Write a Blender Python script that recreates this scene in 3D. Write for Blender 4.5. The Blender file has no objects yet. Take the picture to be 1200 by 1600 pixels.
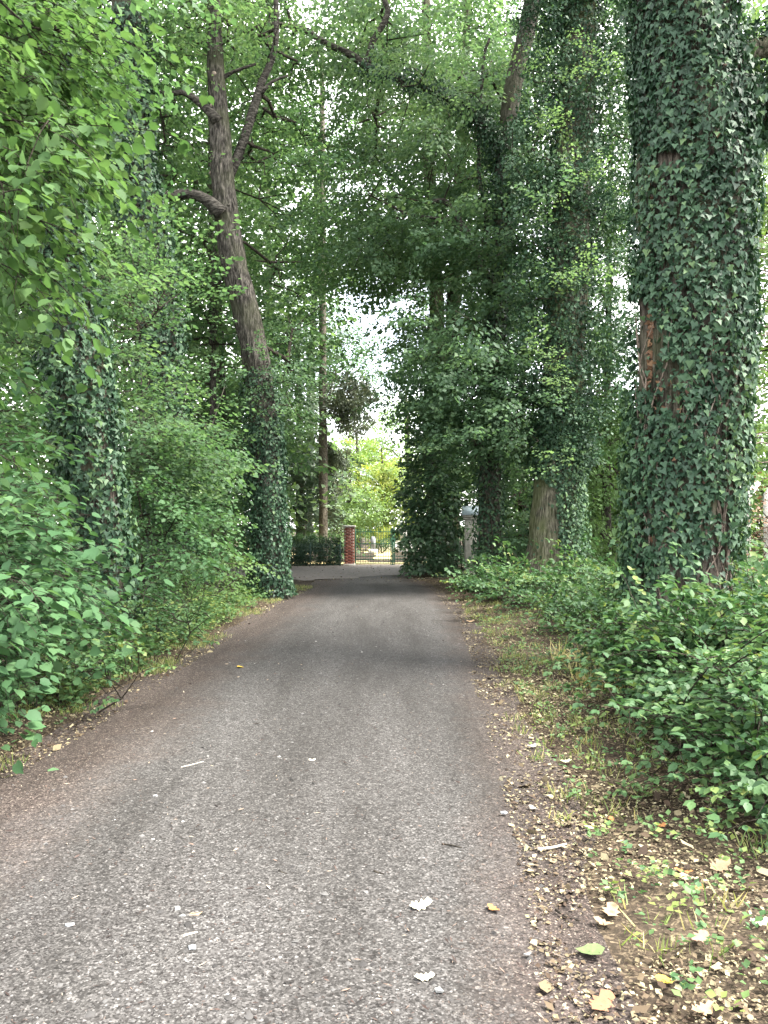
import bpy, math, random
import numpy as np
from mathutils import Vector, Matrix

rng = np.random.default_rng(11)
random.seed(11)
SC = bpy.context.scene
COL = SC.collection
R = math.radians

# ------------------------------------------------------------------ camera, sky, sun, exposure
CAMZ, F, PITCH = 1.6, 1202.0, math.atan(28 / 1202.0)
cam_d = bpy.data.cameras.new('camera')
cam_d.sensor_fit = 'VERTICAL'
cam_d.sensor_height = 36.0
cam_d.lens = F / 1600.0 * 36.0
cam_d.clip_start = 0.05
cam_d.clip_end = 900
cam = bpy.data.objects.new('camera', cam_d)
COL.objects.link(cam)
cam.location = (0, 0, CAMZ)
cam.rotation_euler = (math.pi / 2 + PITCH, 0, 0)
SC.camera = cam

SUN_EL, SUN_AZ = R(56), R(100)          # azimuth measured from +Y (view direction) towards +X
w = bpy.data.worlds.new('World')
SC.world = w
w.use_nodes = True
wn, wl = w.node_tree.nodes, w.node_tree.links
wn.clear()
wo = wn.new('ShaderNodeOutputWorld')
bg = wn.new('ShaderNodeBackground')
bg.inputs['Strength'].default_value = 0.12
sky = wn.new('ShaderNodeTexSky')
sky.sky_type = 'NISHITA'
sky.sun_disc = False
sky.sun_elevation = SUN_EL
sky.sun_rotation = SUN_AZ
tc = wn.new('ShaderNodeTexCoord')
cn = wn.new('ShaderNodeTexNoise')
cn.inputs['Scale'].default_value = 2.6
cn.inputs['Detail'].default_value = 7
cr = wn.new('ShaderNodeMapRange')
cr.inputs['From Min'].default_value = 0.36
cr.inputs['From Max'].default_value = 0.58
cr.inputs['To Min'].default_value = 0.35
cmix = wn.new('ShaderNodeMixRGB')
cmix.inputs['Color2'].default_value = (10.5, 10.4, 10.3, 1)
wl.new(tc.outputs['Generated'], cn.inputs['Vector'])
wl.new(cn.outputs['Fac'], cr.inputs['Value'])
wl.new(cr.outputs['Result'], cmix.inputs['Fac'])
wl.new(sky.outputs['Color'], cmix.inputs['Color1'])
wl.new(cmix.outputs['Color'], bg.inputs['Color'])
wl.new(bg.outputs['Background'], wo.inputs['Surface'])

sun_d = bpy.data.lights.new('sun', 'SUN')
sun_d.energy = 4.2
sun_d.angle = R(20)
sun_d.color = (1.0, 0.95, 0.86)
sun = bpy.data.objects.new('sun', sun_d)
COL.objects.link(sun)
sun_dir = Vector((math.sin(SUN_AZ) * math.cos(SUN_EL), math.cos(SUN_AZ) * math.cos(SUN_EL), math.sin(SUN_EL)))
sun.rotation_euler = sun_dir.to_track_quat('Z', 'Y').to_euler()

SC.view_settings.view_transform = 'Standard'
SC.view_settings.look = 'None'
SC.view_settings.gamma = 1
SC.view_settings.use_curve_mapping = False
SC.view_settings.exposure = 2.42
SC.render.engine = 'CYCLES'
SC.cycles.max_bounces = 10
SC.cycles.diffuse_bounces = 5
SC.cycles.transmission_bounces = 6
SC.cycles.use_denoising = True

# ------------------------------------------------------------------ helpers
CP, SP = math.cos(PITCH), math.sin(PITCH)


def at(px, py, Y):
    """world point seen at photo pixel (px, py) at distance Y along the lane"""
    u, v = (px - 600.0) / F, (800.0 - py) / F
    dy, dz = CP - v * SP, SP + v * CP
    return np.array([u / dy * Y, Y, CAMZ + dz / dy * Y])


def proj(P):
    P = np.asarray(P, float)
    q = P - np.array([0, 0, CAMZ])
    f = q[..., 1] * CP + q[..., 2] * SP
    f = np.where(f < 0.05, 0.05, f)
    up = -q[..., 1] * SP + q[..., 2] * CP
    return 600 + q[..., 0] / f * F, 800 - up / f * F, f


def _hash(i, j, k):
    h = (i * 374761393 + j * 668265263 + k * 2147483647 % 1274126177).astype(np.int64)
    h = (h ^ (h >> 13)) * 1274126177
    h = h ^ (h >> 16)
    return (h & 0xffff) / 65535.0


def vnoise(p):
    p = np.asarray(p, float)
    i = np.floor(p).astype(np.int64)
    f = p - i
    f = f * f * (3 - 2 * f)
    o = 0
    for a in (0, 1):
        for b in (0, 1):
            for c in (0, 1):
                wgt = (f[..., 0] if a else 1 - f[..., 0]) * (f[..., 1] if b else 1 - f[..., 1]) * (f[..., 2] if c else 1 - f[..., 2])
                o = o + wgt * _hash(i[..., 0] + a, i[..., 1] + b, i[..., 2] * 7 + c * 7)
    return o


def norm(a):
    return a / np.maximum(np.linalg.norm(a, axis=-1, keepdims=True), 1e-9)


ORG = {}


def origin(o):
    return ORG.get(o.name, np.zeros(3)) if o is not None else np.zeros(3)


def make_mesh(name, V, faces, mat, rnd=None, smooth=False):
    """faces: (loops flat array, loop_start array) or list of tuples"""
    me = bpy.data.meshes.new(name)
    V = np.asarray(V, np.float32)
    if isinstance(faces, tuple):
        loops, starts = faces
    else:
        loops = np.array([i for f in faces for i in f], np.int32)
        ln = np.array([len(f) for f in faces], np.int32)
        starts = np.concatenate([[0], np.cumsum(ln)[:-1]]).astype(np.int32)
    me.vertices.add(len(V))
    me.vertices.foreach_set('co', V.ravel())
    me.loops.add(len(loops))
    me.loops.foreach_set('vertex_index', np.asarray(loops, np.int32))
    me.polygons.add(len(starts))
    me.polygons.foreach_set('loop_start', np.asarray(starts, np.int32))
    if rnd is not None:
        a = me.attributes.new('rnd', 'FLOAT', 'FACE')
        a.data.foreach_set('value', np.asarray(rnd, np.float32))
    if smooth:
        me.polygons.foreach_set('use_smooth', np.ones(len(starts), bool))
    me.update(calc_edges=True)
    if mat:
        me.materials.append(mat)
    return me


def obj(name, V, faces, mat, parent=None, rnd=None, smooth=False, kind=None):
    V = np.asarray(V, float) - origin(parent)
    o = bpy.data.objects.new(name, make_mesh(name, V, faces, mat, rnd, smooth))
    COL.objects.link(o)
    o.parent = parent
    if parent is not None:
        ORG[o.name] = origin(parent)
    if kind:
        o['kind'] = kind
    return o


def thing(name, label, cat, loc=(0, 0, 0), group=None):
    o = bpy.data.objects.new(name, None)
    COL.objects.link(o)
    o.location = loc
    o.empty_display_size = 0.2
    ORG[o.name] = np.array(loc, float)
    o['label'], o['category'] = label, cat
    if group:
        o['group'] = group
    return o


def tag(o, label, cat, group=None):
    o['label'], o['category'] = label, cat
    if group:
        o['group'] = group
    return o


class MB:
    """collects boxes, tubes and raw pieces into one mesh"""

    def __init__(s):
        s.V, s.F, s.n = [], [], 0

    def raw(s, V, Fs):
        V = np.asarray(V, float)
        s.V.append(V)
        s.F += [tuple(i + s.n for i in f) for f in Fs]
        s.n += len(V)
        return s

    def box(s, x0, x1, y0, y1, z0, z1, bev=0.0):
        if bev <= 0:
            V = [(x, y, z) for z in (z0, z1) for y in (y0, y1) for x in (x0, x1)]
            return s.raw(V, [(0, 2, 3, 1), (4, 5, 7, 6), (0, 1, 5, 4), (2, 6, 7, 3), (0, 4, 6, 2), (1, 3, 7, 5)])
        b = bev
        V = []
        rings = [(z0, b), (z0 + b, 0), (z1 - b, 0), (z1, b)]
        for z, i in rings:
            V += [(x0 + i + b, y0 + i, z), (x1 - i - b, y0 + i, z), (x1 - i, y0 + i + b, z), (x1 - i, y1 - i - b, z),
                  (x1 - i - b, y1 - i, z), (x0 + i + b, y1 - i, z), (x0 + i, y1 - i - b, z), (x0 + i, y0 + i + b, z)]
        Fs = [tuple(range(7, -1, -1)), tuple(range(24, 32))]
        for k in range(3):
            for j in range(8):
                a, c = k * 8 + j, k * 8 + (j + 1) % 8
                Fs.append((a, c, c + 8, a + 8))
        return s.raw(V, Fs)

    def tube(s, pts, rad, sides=6, cap=True):
        V, Fs = tube_geo(pts, rad, sides, cap)
        return s.raw(V, Fs)

    def build(s, name, mat, parent=None, smooth=False, kind=None):
        return obj(name, np.concatenate(s.V), s.F, mat, parent, smooth=smooth, kind=kind)


def tube_geo(pts, rad, sides=6, cap=True):
    pts = np.asarray(pts, float)
    n = len(pts)
    rad = np.broadcast_to(np.asarray(rad, float), (n,))
    t = norm(np.gradient(pts, axis=0))
    ref = np.array([0, 0, 1.0]) if abs(t[:, 2]).mean() < 0.85 else np.array([1.0, 0, 0])
    a = norm(np.cross(t, ref))
    b = np.cross(t, a)
    ph = np.linspace(0, 2 * np.pi, sides, endpoint=False)
    V = pts[:, None] + rad[:, None, None] * (np.cos(ph)[None, :, None] * a[:, None] + np.sin(ph)[None, :, None] * b[:, None])
    Fs = []
    for k in range(n - 1):
        for j in range(sides):
            q = (j + 1) % sides
            Fs.append((k * sides + j, (k + 1) * sides + j, (k + 1) * sides + q, k * sides + q))
    if cap:
        Fs.append(tuple(range(sides)))
        Fs.append(tuple(range(n * sides - 1, (n - 1) * sides - 1, -1)))
    return V.reshape(-1, 3), Fs


def spline(ctrl, step):
    """Catmull-Rom through control rows (x, y, z, r), resampled about every step metres"""
    c = np.asarray(ctrl, float)
    c = np.vstack([2 * c[0] - c[1], c, 2 * c[-1] - c[-2]])
    out = []
    for i in range(1, len(c) - 2):
        L = np.linalg.norm(c[i + 1][:3] - c[i][:3])
        m = max(2, int(L / step))
        for k in range(m):
            t = k / m
            out.append(0.5 * (2 * c[i] + (c[i + 1] - c[i - 1]) * t + (2 * c[i - 1] - 5 * c[i] + 4 * c[i + 1] - c[i + 2]) * t * t
                              + (3 * c[i] - c[i - 1] - 3 * c[i + 1] + c[i + 2]) * t ** 3))
    out.append(c[-2])
    return np.array(out)


# ------------------------------------------------------------------ materials
def nodes(name):
    m = bpy.data.materials.new(name)
    m.use_nodes = True
    nt = m.node_tree
    nt.nodes.clear()
    out = nt.nodes.new('ShaderNodeOutputMaterial')
    return m, nt, out


def N(nt, typ, **kw):
    n = nt.nodes.new('ShaderNode' + typ)
    for k, v in kw.items():
        key = k.replace('_', ' ')
        if key in n.inputs:
            n.inputs[key].default_value = v
        else:
            setattr(n, k, v)
    return n


def ramp(nt, stops, src=None):
    r = nt.nodes.new('ShaderNodeValToRGB')
    e = r.color_ramp.elements
    while len(e) < len(stops):
        e.new(0.5)
    for q, (p, c) in zip(e, stops):
        q.position = p
        q.color = (*c, 1)
    if src is not None:
        nt.links.new(src, r.inputs['Fac'])
    return r


def leaf_mat(name, stops, trans=0.35, tcol=None, rough=0.45, spec=0.4):
    m, nt, out = nodes(name)
    L = nt.links.new
    at_ = N(nt, 'Attribute', attribute_name='rnd')
    r = ramp(nt, stops, at_.outputs['Fac'])
    p = N(nt, 'BsdfPrincipled', Roughness=rough)
    p.inputs['Specular IOR Level'].default_value = spec
    L(r.outputs['Color'], p.inputs['Base Color'])
    if trans > 0:
        t = N(nt, 'BsdfTranslucent')
        mul = N(nt, 'MixRGB', blend_type='MULTIPLY')
        mul.inputs['Fac'].default_value = 1
        mul.inputs['Color2'].default_value = (*(tcol or (1.25, 1.27, 0.85)), 1)
        L(r.outputs['Color'], mul.inputs['Color1'])
        L(mul.outputs['Color'], t.inputs['Color'])
        mx = N(nt, 'MixShader')
        mx.inputs['Fac'].default_value = trans
        L(p.outputs[0], mx.inputs[1])
        L(t.outputs[0], mx.inputs[2])
        L(mx.outputs[0], out.inputs[0])
    else:
        L(p.outputs[0], out.inputs[0])
    return m


def bark_mat(name, dark, mid, light, sxy=14, sz=2.2, moss=None):
    m, nt, out = nodes(name)
    L = nt.links.new
    g = N(nt, 'NewGeometry')
    mp = N(nt, 'Mapping')
    mp.inputs['Scale'].default_value = (sxy, sxy, sz)
    L(g.outputs['Position'], mp.inputs['Vector'])
    n1 = N(nt, 'TexNoise', Scale=1.0, Detail=6.0, Roughness=0.65)
    L(mp.outputs[0], n1.inputs['Vector'])
    n2 = N(nt, 'TexNoise', Scale=1.3, Detail=3.0)
    L(g.outputs['Position'], n2.inputs['Vector'])
    r = ramp(nt, [(0.38, dark), (0.5, mid), (0.66, light)], n1.outputs['Fac'])
    col = r.outputs['Color']
    if moss:
        mr = N(nt, 'MapRange')
        mr.inputs['From Min'].default_value, mr.inputs['From Max'].default_value = 0.45, 0.62
        L(n2.outputs['Fac'], mr.inputs['Value'])
        mx = N(nt, 'MixRGB')
        mx.inputs['Color2'].default_value = (*moss, 1)
        ml = N(nt, 'Math', operation='MULTIPLY')
        ml.inputs[1].default_value = 0.55
        L(mr.outputs[0], ml.inputs[0])
        L(ml.outputs[0], mx.inputs['Fac'])
        L(col, mx.inputs['Color1'])
        col = mx.outputs['Color']
    p = N(nt, 'BsdfPrincipled', Roughness=0.95)
    p.inputs['Specular IOR Level'].default_value = 0.15
    L(col, p.inputs['Base Color'])
    b = N(nt, 'Bump', Strength=1.0, Distance=0.07)
    L(n1.outputs['Fac'], b.inputs['Height'])
    L(b.outputs[0], p.inputs['Normal'])
    L(p.outputs[0], out.inputs[0])
    return m


def plain_mat(name, a, b, scale=12, rough=0.8, metal=0.0, bump=0.0, spec=0.3):
    m, nt, out = nodes(name)
    L = nt.links.new
    g = N(nt, 'NewGeometry')
    n1 = N(nt, 'TexNoise', Scale=scale, Detail=6.0, Roughness=0.6)
    L(g.outputs['Position'], n1.inputs['Vector'])
    r = ramp(nt, [(0.32, a), (0.68, b)], n1.outputs['Fac'])
    p = N(nt, 'BsdfPrincipled', Roughness=rough, Metallic=metal)
    p.inputs['Specular IOR Level'].default_value = spec
    L(r.outputs['Color'], p.inputs['Base Color'])
    if bump:
        bp = N(nt, 'Bump', Strength=bump, Distance=0.01)
        L(n1.outputs['Fac'], bp.inputs['Height'])
        L(bp.outputs[0], p.inputs['Normal'])
    L(p.outputs[0], out.inputs[0])
    return m


def rnd_mat(name, stops, rough=0.85, trans=0.0, spec=0.2):
    return leaf_mat(name, stops, trans, (1.1, 1.0, 0.8), rough, spec)


M = {}
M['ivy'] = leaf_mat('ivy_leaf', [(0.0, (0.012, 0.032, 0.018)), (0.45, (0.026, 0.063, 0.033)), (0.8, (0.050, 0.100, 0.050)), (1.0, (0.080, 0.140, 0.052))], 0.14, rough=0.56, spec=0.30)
M['canopy'] = leaf_mat('canopy_leaf', [(0.0, (0.042, 0.090, 0.042)), (0.5, (0.076, 0.144, 0.066)), (1.0, (0.125, 0.196, 0.090))], 0.52, rough=0.6, spec=0.22)
M['dark_canopy'] = leaf_mat('dark_canopy_leaf', [(0.0, (0.050, 0.098, 0.054)), (0.5, (0.082, 0.146, 0.078)), (1.0, (0.128, 0.194, 0.096))], 0.54, rough=0.58, spec=0.25)
M['wood'] = leaf_mat('sun_paled_wood_leaf', [(0.0, (0.055, 0.105, 0.045)), (0.5, (0.085, 0.150, 0.060)), (1.0, (0.130, 0.205, 0.080))], 0.45, rough=0.55, spec=0.3)  # far wood green lightened: sun and aerial perspective put into the leaf colour
M['lime'] = leaf_mat('lime_leaf', [(0.0, (0.042, 0.092, 0.034)), (0.5, (0.068, 0.134, 0.046)), (1.0, (0.102, 0.172, 0.062))], 0.48, rough=0.62, spec=0.18)
M['hazel'] = leaf_mat('hazel_leaf', [(0.0, (0.036, 0.086, 0.038)), (0.5, (0.058, 0.126, 0.052)), (1.0, (0.092, 0.168, 0.076))], 0.38, rough=0.6, spec=0.22)
M['bramble'] = leaf_mat('bramble_leaf', [(0.0, (0.026, 0.066, 0.028)), (0.5, (0.050, 0.108, 0.042)), (0.85, (0.090, 0.155, 0.056)), (1.0, (0.16, 0.20, 0.06))], 0.32, rough=0.55, spec=0.28)
M['laurel'] = leaf_mat('laurel_leaf', [(0.0, (0.028, 0.062, 0.034)), (0.6, (0.056, 0.110, 0.056)), (1.0, (0.10, 0.160, 0.072))], 0.36, rough=0.38, spec=0.5)
M['yellow'] = leaf_mat('yellow_green_leaf', [(0.0, (0.10, 0.19, 0.05)), (0.5, (0.17, 0.26, 0.06)), (1.0, (0.29, 0.32, 0.075))], 0.4, (1.2, 1.2, 0.5), rough=0.55)
M['pale'] = leaf_mat('pale_green_leaf', [(0.0, (0.09, 0.16, 0.06)), (0.5, (0.14, 0.23, 0.08)), (1.0, (0.21, 0.30, 0.12))], 0.4, (1.2, 1.2, 0.6), rough=0.55)
M['conifer'] = leaf_mat('conifer_needle', [(0.0, (0.055, 0.095, 0.060)), (0.5, (0.09, 0.145, 0.09)), (1.0, (0.15, 0.21, 0.13))], 0.2, (1.2, 1.2, 0.8), rough=0.6)
M['spruce'] = leaf_mat('spruce_needle', [(0.0, (0.050, 0.070, 0.046)), (0.6, (0.085, 0.105, 0.062)), (1.0, (0.14, 0.14, 0.085))], 0.3, (1.1, 1.1, 0.8), rough=0.6)
M['dead'] = leaf_mat('dead_leaf', [(0.0, (0.07, 0.035, 0.022)), (0.5, (0.15, 0.08, 0.045)), (1.0, (0.26, 0.16, 0.09))], 0.1, (1.2, 1.0, 0.7), rough=0.7)
M['grass'] = leaf_mat('grass_blade', [(0.0, (0.06, 0.13, 0.03)), (0.5, (0.12, 0.20, 0.05)), (0.8, (0.25, 0.27, 0.10)), (1.0, (0.42, 0.36, 0.18))], 0.35, (1.2, 1.2, 0.6), rough=0.55)
M['litter'] = rnd_mat('litter_flake', [(0.0, (0.022, 0.015, 0.011)), (0.3, (0.055, 0.037, 0.025)), (0.5, (0.11, 0.086, 0.053)), (0.74, (0.21, 0.18, 0.11)), (0.92, (0.33, 0.295, 0.195)), (1.0, (0.13, 0.17, 0.06))])
M['chaff'] = rnd_mat('bud_scale', [(0.0, (0.022, 0.015, 0.013)), (0.5, (0.075, 0.050, 0.042)), (0.85, (0.16, 0.115, 0.09)), (1.0, (0.36, 0.30, 0.23))])
M['stone'] = rnd_mat('gravel_stone', [(0.0, (0.015, 0.014, 0.014)), (0.45, (0.055, 0.053, 0.052)), (0.8, (0.12, 0.118, 0.116)), (1.0, (0.30, 0.29, 0.275))], rough=0.8)
M['oak_bark'] = bark_mat('oak_bark', (0.013, 0.012, 0.010), (0.046, 0.042, 0.036), (0.125, 0.115, 0.10), sxy=24, sz=5.5, moss=(0.05, 0.055, 0.03))
M['limb_bark'] = bark_mat('limb_bark', (0.013, 0.012, 0.010), (0.046, 0.042, 0.036), (0.105, 0.097, 0.085), sxy=9, sz=22)
M['pale_bark'] = bark_mat('pale_oak_bark', (0.028, 0.026, 0.019), (0.100, 0.094, 0.070), (0.22, 0.205, 0.155), sxy=24, sz=3.4, moss=(0.09, 0.11, 0.04))
M['big_bark'] = bark_mat('ridged_bark', (0.016, 0.014, 0.012), (0.078, 0.066, 0.054), (0.20, 0.175, 0.145), sxy=24, sz=3.0, moss=(0.07, 0.08, 0.04))
M['spruce_bark'] = bark_mat('spruce_bark', (0.06, 0.052, 0.042), (0.115, 0.102, 0.082), (0.18, 0.16, 0.13), sxy=20, sz=10)
M['twig'] = bark_mat('twig_bark', (0.020, 0.017, 0.014), (0.045, 0.038, 0.030), (0.085, 0.075, 0.055), sxy=30, sz=30)
M['vine'] = bark_mat('ivy_stem', (0.09, 0.07, 0.055), (0.20, 0.16, 0.13), (0.34, 0.28, 0.23), sxy=30, sz=8)
M['cut'] = plain_mat('cut_wood', (0.10, 0.08, 0.062), (0.22, 0.185, 0.15), 40)

# ------------------------------------------------------------------ leaf shapes (along, across, up)
TM = {}
TM['quad'] = (np.array([(0, 0, 0), (0.45, 0.30, 0.07), (1, 0, -0.05), (0.45, -0.30, 0.07)]), [(0, 2, 1), (0, 3, 2)])
TM['wide'] = (np.array([(0, 0, 0), (0.42, 0.40, 0.06), (1, 0, -0.06), (0.42, -0.40, 0.06)]), [(0, 2, 1), (0, 3, 2)])
TM['oval'] = (np.array([(0, 0, 0), (0.16, 0.28, 0.04), (0.58, 0.36, 0.05), (1, 0, -0.10), (0.58, -0.36, 0.05), (0.16, -0.28, 0.04)]),
              [(0, 3, 2, 1), (0, 5, 4, 3)])
TM['round'] = (np.array([(0, 0, 0), (-0.04, 0.26, 0.03), (0.30, 0.45, 0.07), (0.66, 0.36, 0.04), (0.80, 0.16, -0.02), (1.02, 0, -0.12),
                         (0.80, -0.16, -0.02), (0.66, -0.36, 0.04), (0.30, -0.45, 0.07), (-0.04, -0.26, 0.03), (0.42, 0, -0.01)]),
               [(0, 10, 2, 1), (10, 5, 4, 3, 2), (0, 9, 8, 10), (10, 8, 7, 6, 5)])
TM['ivy'] = (np.array([(0, 0, 0), (-0.16, 0.30, 0.0), (0.10, 0.50, 0.03), (0.34, 0.30, 0.05), (0.92, 0, -0.10), (0.34, -0.30, 0.05),
                       (0.10, -0.50, 0.03), (-0.16, -0.30, 0.0)]), [(0, 4, 3, 2, 1), (0, 7, 6, 5, 4)])
TM['needle'] = (np.array([(0, 0.0, 0), (0.5, 0.10, 0.01), (1, 0, 0), (0.5, -0.10, 0.01)]), [(0, 2, 1), (0, 3, 2)])
TM['blade'] = (np.array([(0, 0.035, 0), (0, -0.035, 0), (0.6, 0.028, 0.05), (0.6, -0.028, 0.05), (1.0, 0, 0.18)]), [(0, 1, 3, 2), (2, 3, 4)])
TM['flake'] = (np.array([(0, 0.05, 0), (0.3, 0.30, 0.10), (0.8, 0.22, 0.03), (1, -0.04, 0.14), (0.55, -0.30, 0.02), (0.15, -0.2, 0.09)]), [(0, 3, 2, 1), (0, 5, 4, 3)])
TM['stone'] = (np.array([(0.5, 0, 0), (0, 0.42, 0), (-0.5, 0.05, 0), (0, -0.4, 0), (0.05, 0.02, 0.3)]), [(0, 1, 4), (1, 2, 4), (2, 3, 4), (3, 0, 4)])
hl = [(0, 0.0), (0.10, 0.05), (0.18, 0.20), (0.27, 0.13), (0.38, 0.30), (0.48, 0.16), (0.62, 0.34), (0.70, 0.18), (0.86, 0.22), (1.0, 0.05)]
TM['oak'] = (np.array([(x, y, 0.05 * math.sin(9 * x) + 0.10 * y) for x, y in hl] + [(x, -y * 0.9, 0.06 * math.cos(7 * x) * y * 3) for x, y in hl[::-1]]
                      + [(x, 0, 0.03) for x in (0.3, 0.6)]), None)
n_ = len(hl)
TM['oak'] = (TM['oak'][0], [(0, 20, 4, 3, 2, 1), (20, 21, 6, 5, 4), (21, 9, 8, 7, 6), (0, 19, 18, 17, 16, 15, 20), (20, 15, 14, 13, 21), (21, 13, 12, 11, 10, 9)])


class Leaves:
    def __init__(s):
        s.a = []

    def add(s, P, D, Nn, S, Rn):
        n = len(P)
        s.a.append((np.asarray(P, float), np.asarray(D, float), np.asarray(Nn, float), np.broadcast_to(np.asarray(S, float), (n,)), np.broadcast_to(np.asarray(Rn, float), (n,))))

    def cat(s):
        P, D, Nn, S, Rn = (np.concatenate([x[k] for x in s.a]) for k in range(5))
        D = norm(D)
        B = norm(np.cross(Nn, D))
        return P, D, B, np.cross(D, B), S, np.clip(Rn, 0, 1)

    def build(s, name, tm, mat, parent=None, nparts=0, part='leaf', facing=False, kind='stuff'):
        if not s.a:
            return None
        P, D, B, Nn, S, Rn = s.cat()
        T, Fs = TM[tm]
        if nparts:
            px, py, f = proj(P)
            ok = (px > 5) & (px < 1195) & (py > 5) & (py < 1595) & (f > 1)
            if facing:
                ok &= (Nn * (np.array([0, 0, CAMZ]) - P)).sum(1) > 0.2 * f
            score = np.where(ok, S / f * (0.6 + 0.8 * rng.random(len(S))), -1)
            idx = np.argsort(-score)[:nparts]
            idx = idx[score[idx] > 0]
            protos = [make_mesh(part, T, Fs, mat, np.full(len(Fs), v)) for v in (0.15, 0.35, 0.5, 0.65, 0.85)]
            org = origin(parent)
            for i in idx:
                o = bpy.data.objects.new(part, protos[min(4, int(Rn[i] * 5))])
                COL.objects.link(o)
                o.parent = parent
                k = S[i]
                p = P[i] - org
                o.matrix_basis = Matrix(((D[i][0] * k, B[i][0] * k, Nn[i][0] * k, p[0]), (D[i][1] * k, B[i][1] * k, Nn[i][1] * k, p[1]),
                                         (D[i][2] * k, B[i][2] * k, Nn[i][2] * k, p[2]), (0, 0, 0, 1)))
            keep = np.ones(len(P), bool)
            keep[idx] = False
            P, D, B, Nn, S, Rn = (x[keep] for x in (P, D, B, Nn, S, Rn))
        n, m = len(P), len(T)
        V = P[:, None] + S[:, None, None] * (T[None, :, 0:1] * D[:, None] + T[None, :, 1:2] * B[:, None] + T[None, :, 2:3] * Nn[:, None])
        fl = np.array([i for f in Fs for i in f])
        ln = np.array([len(f) for f in Fs])
        loops = (np.arange(n)[:, None] * m + fl[None]).ravel()
        starts = (np.arange(n)[:, None] * len(fl) + np.concatenate([[0], np.cumsum(ln)[:-1]])[None]).ravel()
        o = obj(name, V.reshape(-1, 3), (loops, starts), mat, parent, np.repeat(Rn, len(Fs)), kind=kind)
        return o


# ------------------------------------------------------------------ spray templates
def bough_tmpl(L, step, tw, leaf, droop=0.15, tilt=0.35, hang=0.25, pair=0.75, ang=50, flat=0.06):
    P, D, Nn, tws = [], [], [], []
    ax = lambda x: np.array([x, 0.04 * math.sin(5 * x), -droop * x * x / L])
    tws.append([ax(x) for x in np.linspace(0, L, 5)])
    side, x = 1, 0.15 * L
    while x < L:
        side = -side
        l = tw * (1 - 0.65 * x / L) * rng.uniform(0.6, 1.15)
        a = R(ang + rng.normal(0, 10)) * side
        d = np.array([math.cos(a), math.sin(a), rng.normal(-0.08, 0.15)])
        q0 = ax(x)
        tws.append([q0, q0 + d * l * 0.5, q0 + d * l + np.array([0, 0, -0.1 * l])])
        t, ls = leaf * 0.5, 1
        while t < l + 0.01:
            ls = -ls
            b = R(rng.uniform(30, 60)) * ls + a
            P.append(q0 + d * t + np.array([0, 0, -0.1 * t * t / max(l, 0.05) + rng.normal(0, flat)]))
            D.append((math.cos(b), math.sin(b), rng.normal(-hang, 0.22)))
            Nn.append((rng.normal(0, tilt), rng.normal(0, tilt), 1))
            t += leaf * pair * rng.uniform(0.7, 1.2)
        P.append(q0 + d * l)
        D.append((d[0], d[1], -hang))
        Nn.append((rng.normal(0, tilt), rng.normal(0, tilt), 1))
        x += step * rng.uniform(0.7, 1.3)
    n = len(P)
    return np.array(P), np.array(D), np.array(Nn), leaf * rng.uniform(0.65, 1.2, n), rng.normal(0, 0.16, n), [np.array(t) for t in tws]


def clump_tmpl(rad, n, leaf, flat=0.8):
    v = norm(rng.normal(size=(n, 3)))
    P = v * rad * rng.uniform(0.35, 1.0, n)[:, None] * np.array([1, 1, flat])
    D = norm(v + rng.normal(0, 0.6, (n, 3)) + np.array([0, 0, -0.5]))
    Nn = norm(v * 0.6 + np.array([0, 0, 0.9]) + rng.normal(0, 0.4, (n, 3)))
    return P, D, Nn, leaf * rng.uniform(0.6, 1.2, n), rng.normal(0, 0.16, n), []


def hang_tmpl(L, n, leaf):
    P, D, Nn = [], [], []
    for k in range(n):
        x = rng.uniform(0.1, 1) * L
        drop = rng.uniform(0, 0.5) * L * (0.4 + 0.6 * math.sin(3 * x / L))
        P.append((x, rng.normal(0, 0.05 * L), -drop - 0.1 * x * x / L))
        D.append((rng.normal(0.2, 0.3), rng.normal(0, 0.3), -1))
        Nn.append((rng.normal(), rng.normal(), 0.3))
    return np.array(P), np.array(D), np.array(Nn), leaf * rng.uniform(0.6, 1.3, n), rng.normal(0, 0.2, n), [np.array([(0, 0, 0), (L * .5, 0, -.03 * L), (L, 0, -.1 * L)])]


def fir_tmpl(L, n, leaf):
    P, D, Nn = [], [], []
    for k in range(n):
        x = rng.uniform(0.05, 1) * L
        sd = rng.choice((-1, 1))
        l = 0.45 * (L - x * 0.8) * rng.uniform(0.1, 1)
        P.append((x + 0.5 * l, sd * l * 0.8, -0.12 * x * x / L - 0.15 * l + rng.normal(0, 0.03)))
        D.append((0.7, sd * 0.7, rng.normal(-0.2, 0.2)))
        Nn.append((rng.normal(0, .3), rng.normal(0, .3), 1))
    return np.array(P), np.array(D), np.array(Nn), leaf * rng.uniform(0.6, 1.3, n), rng.normal(0, 0.2, n), [np.array([(0, 0, 0), (L * .5, 0, -.03 * L), (L, 0, -.12 * L)])]


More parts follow.
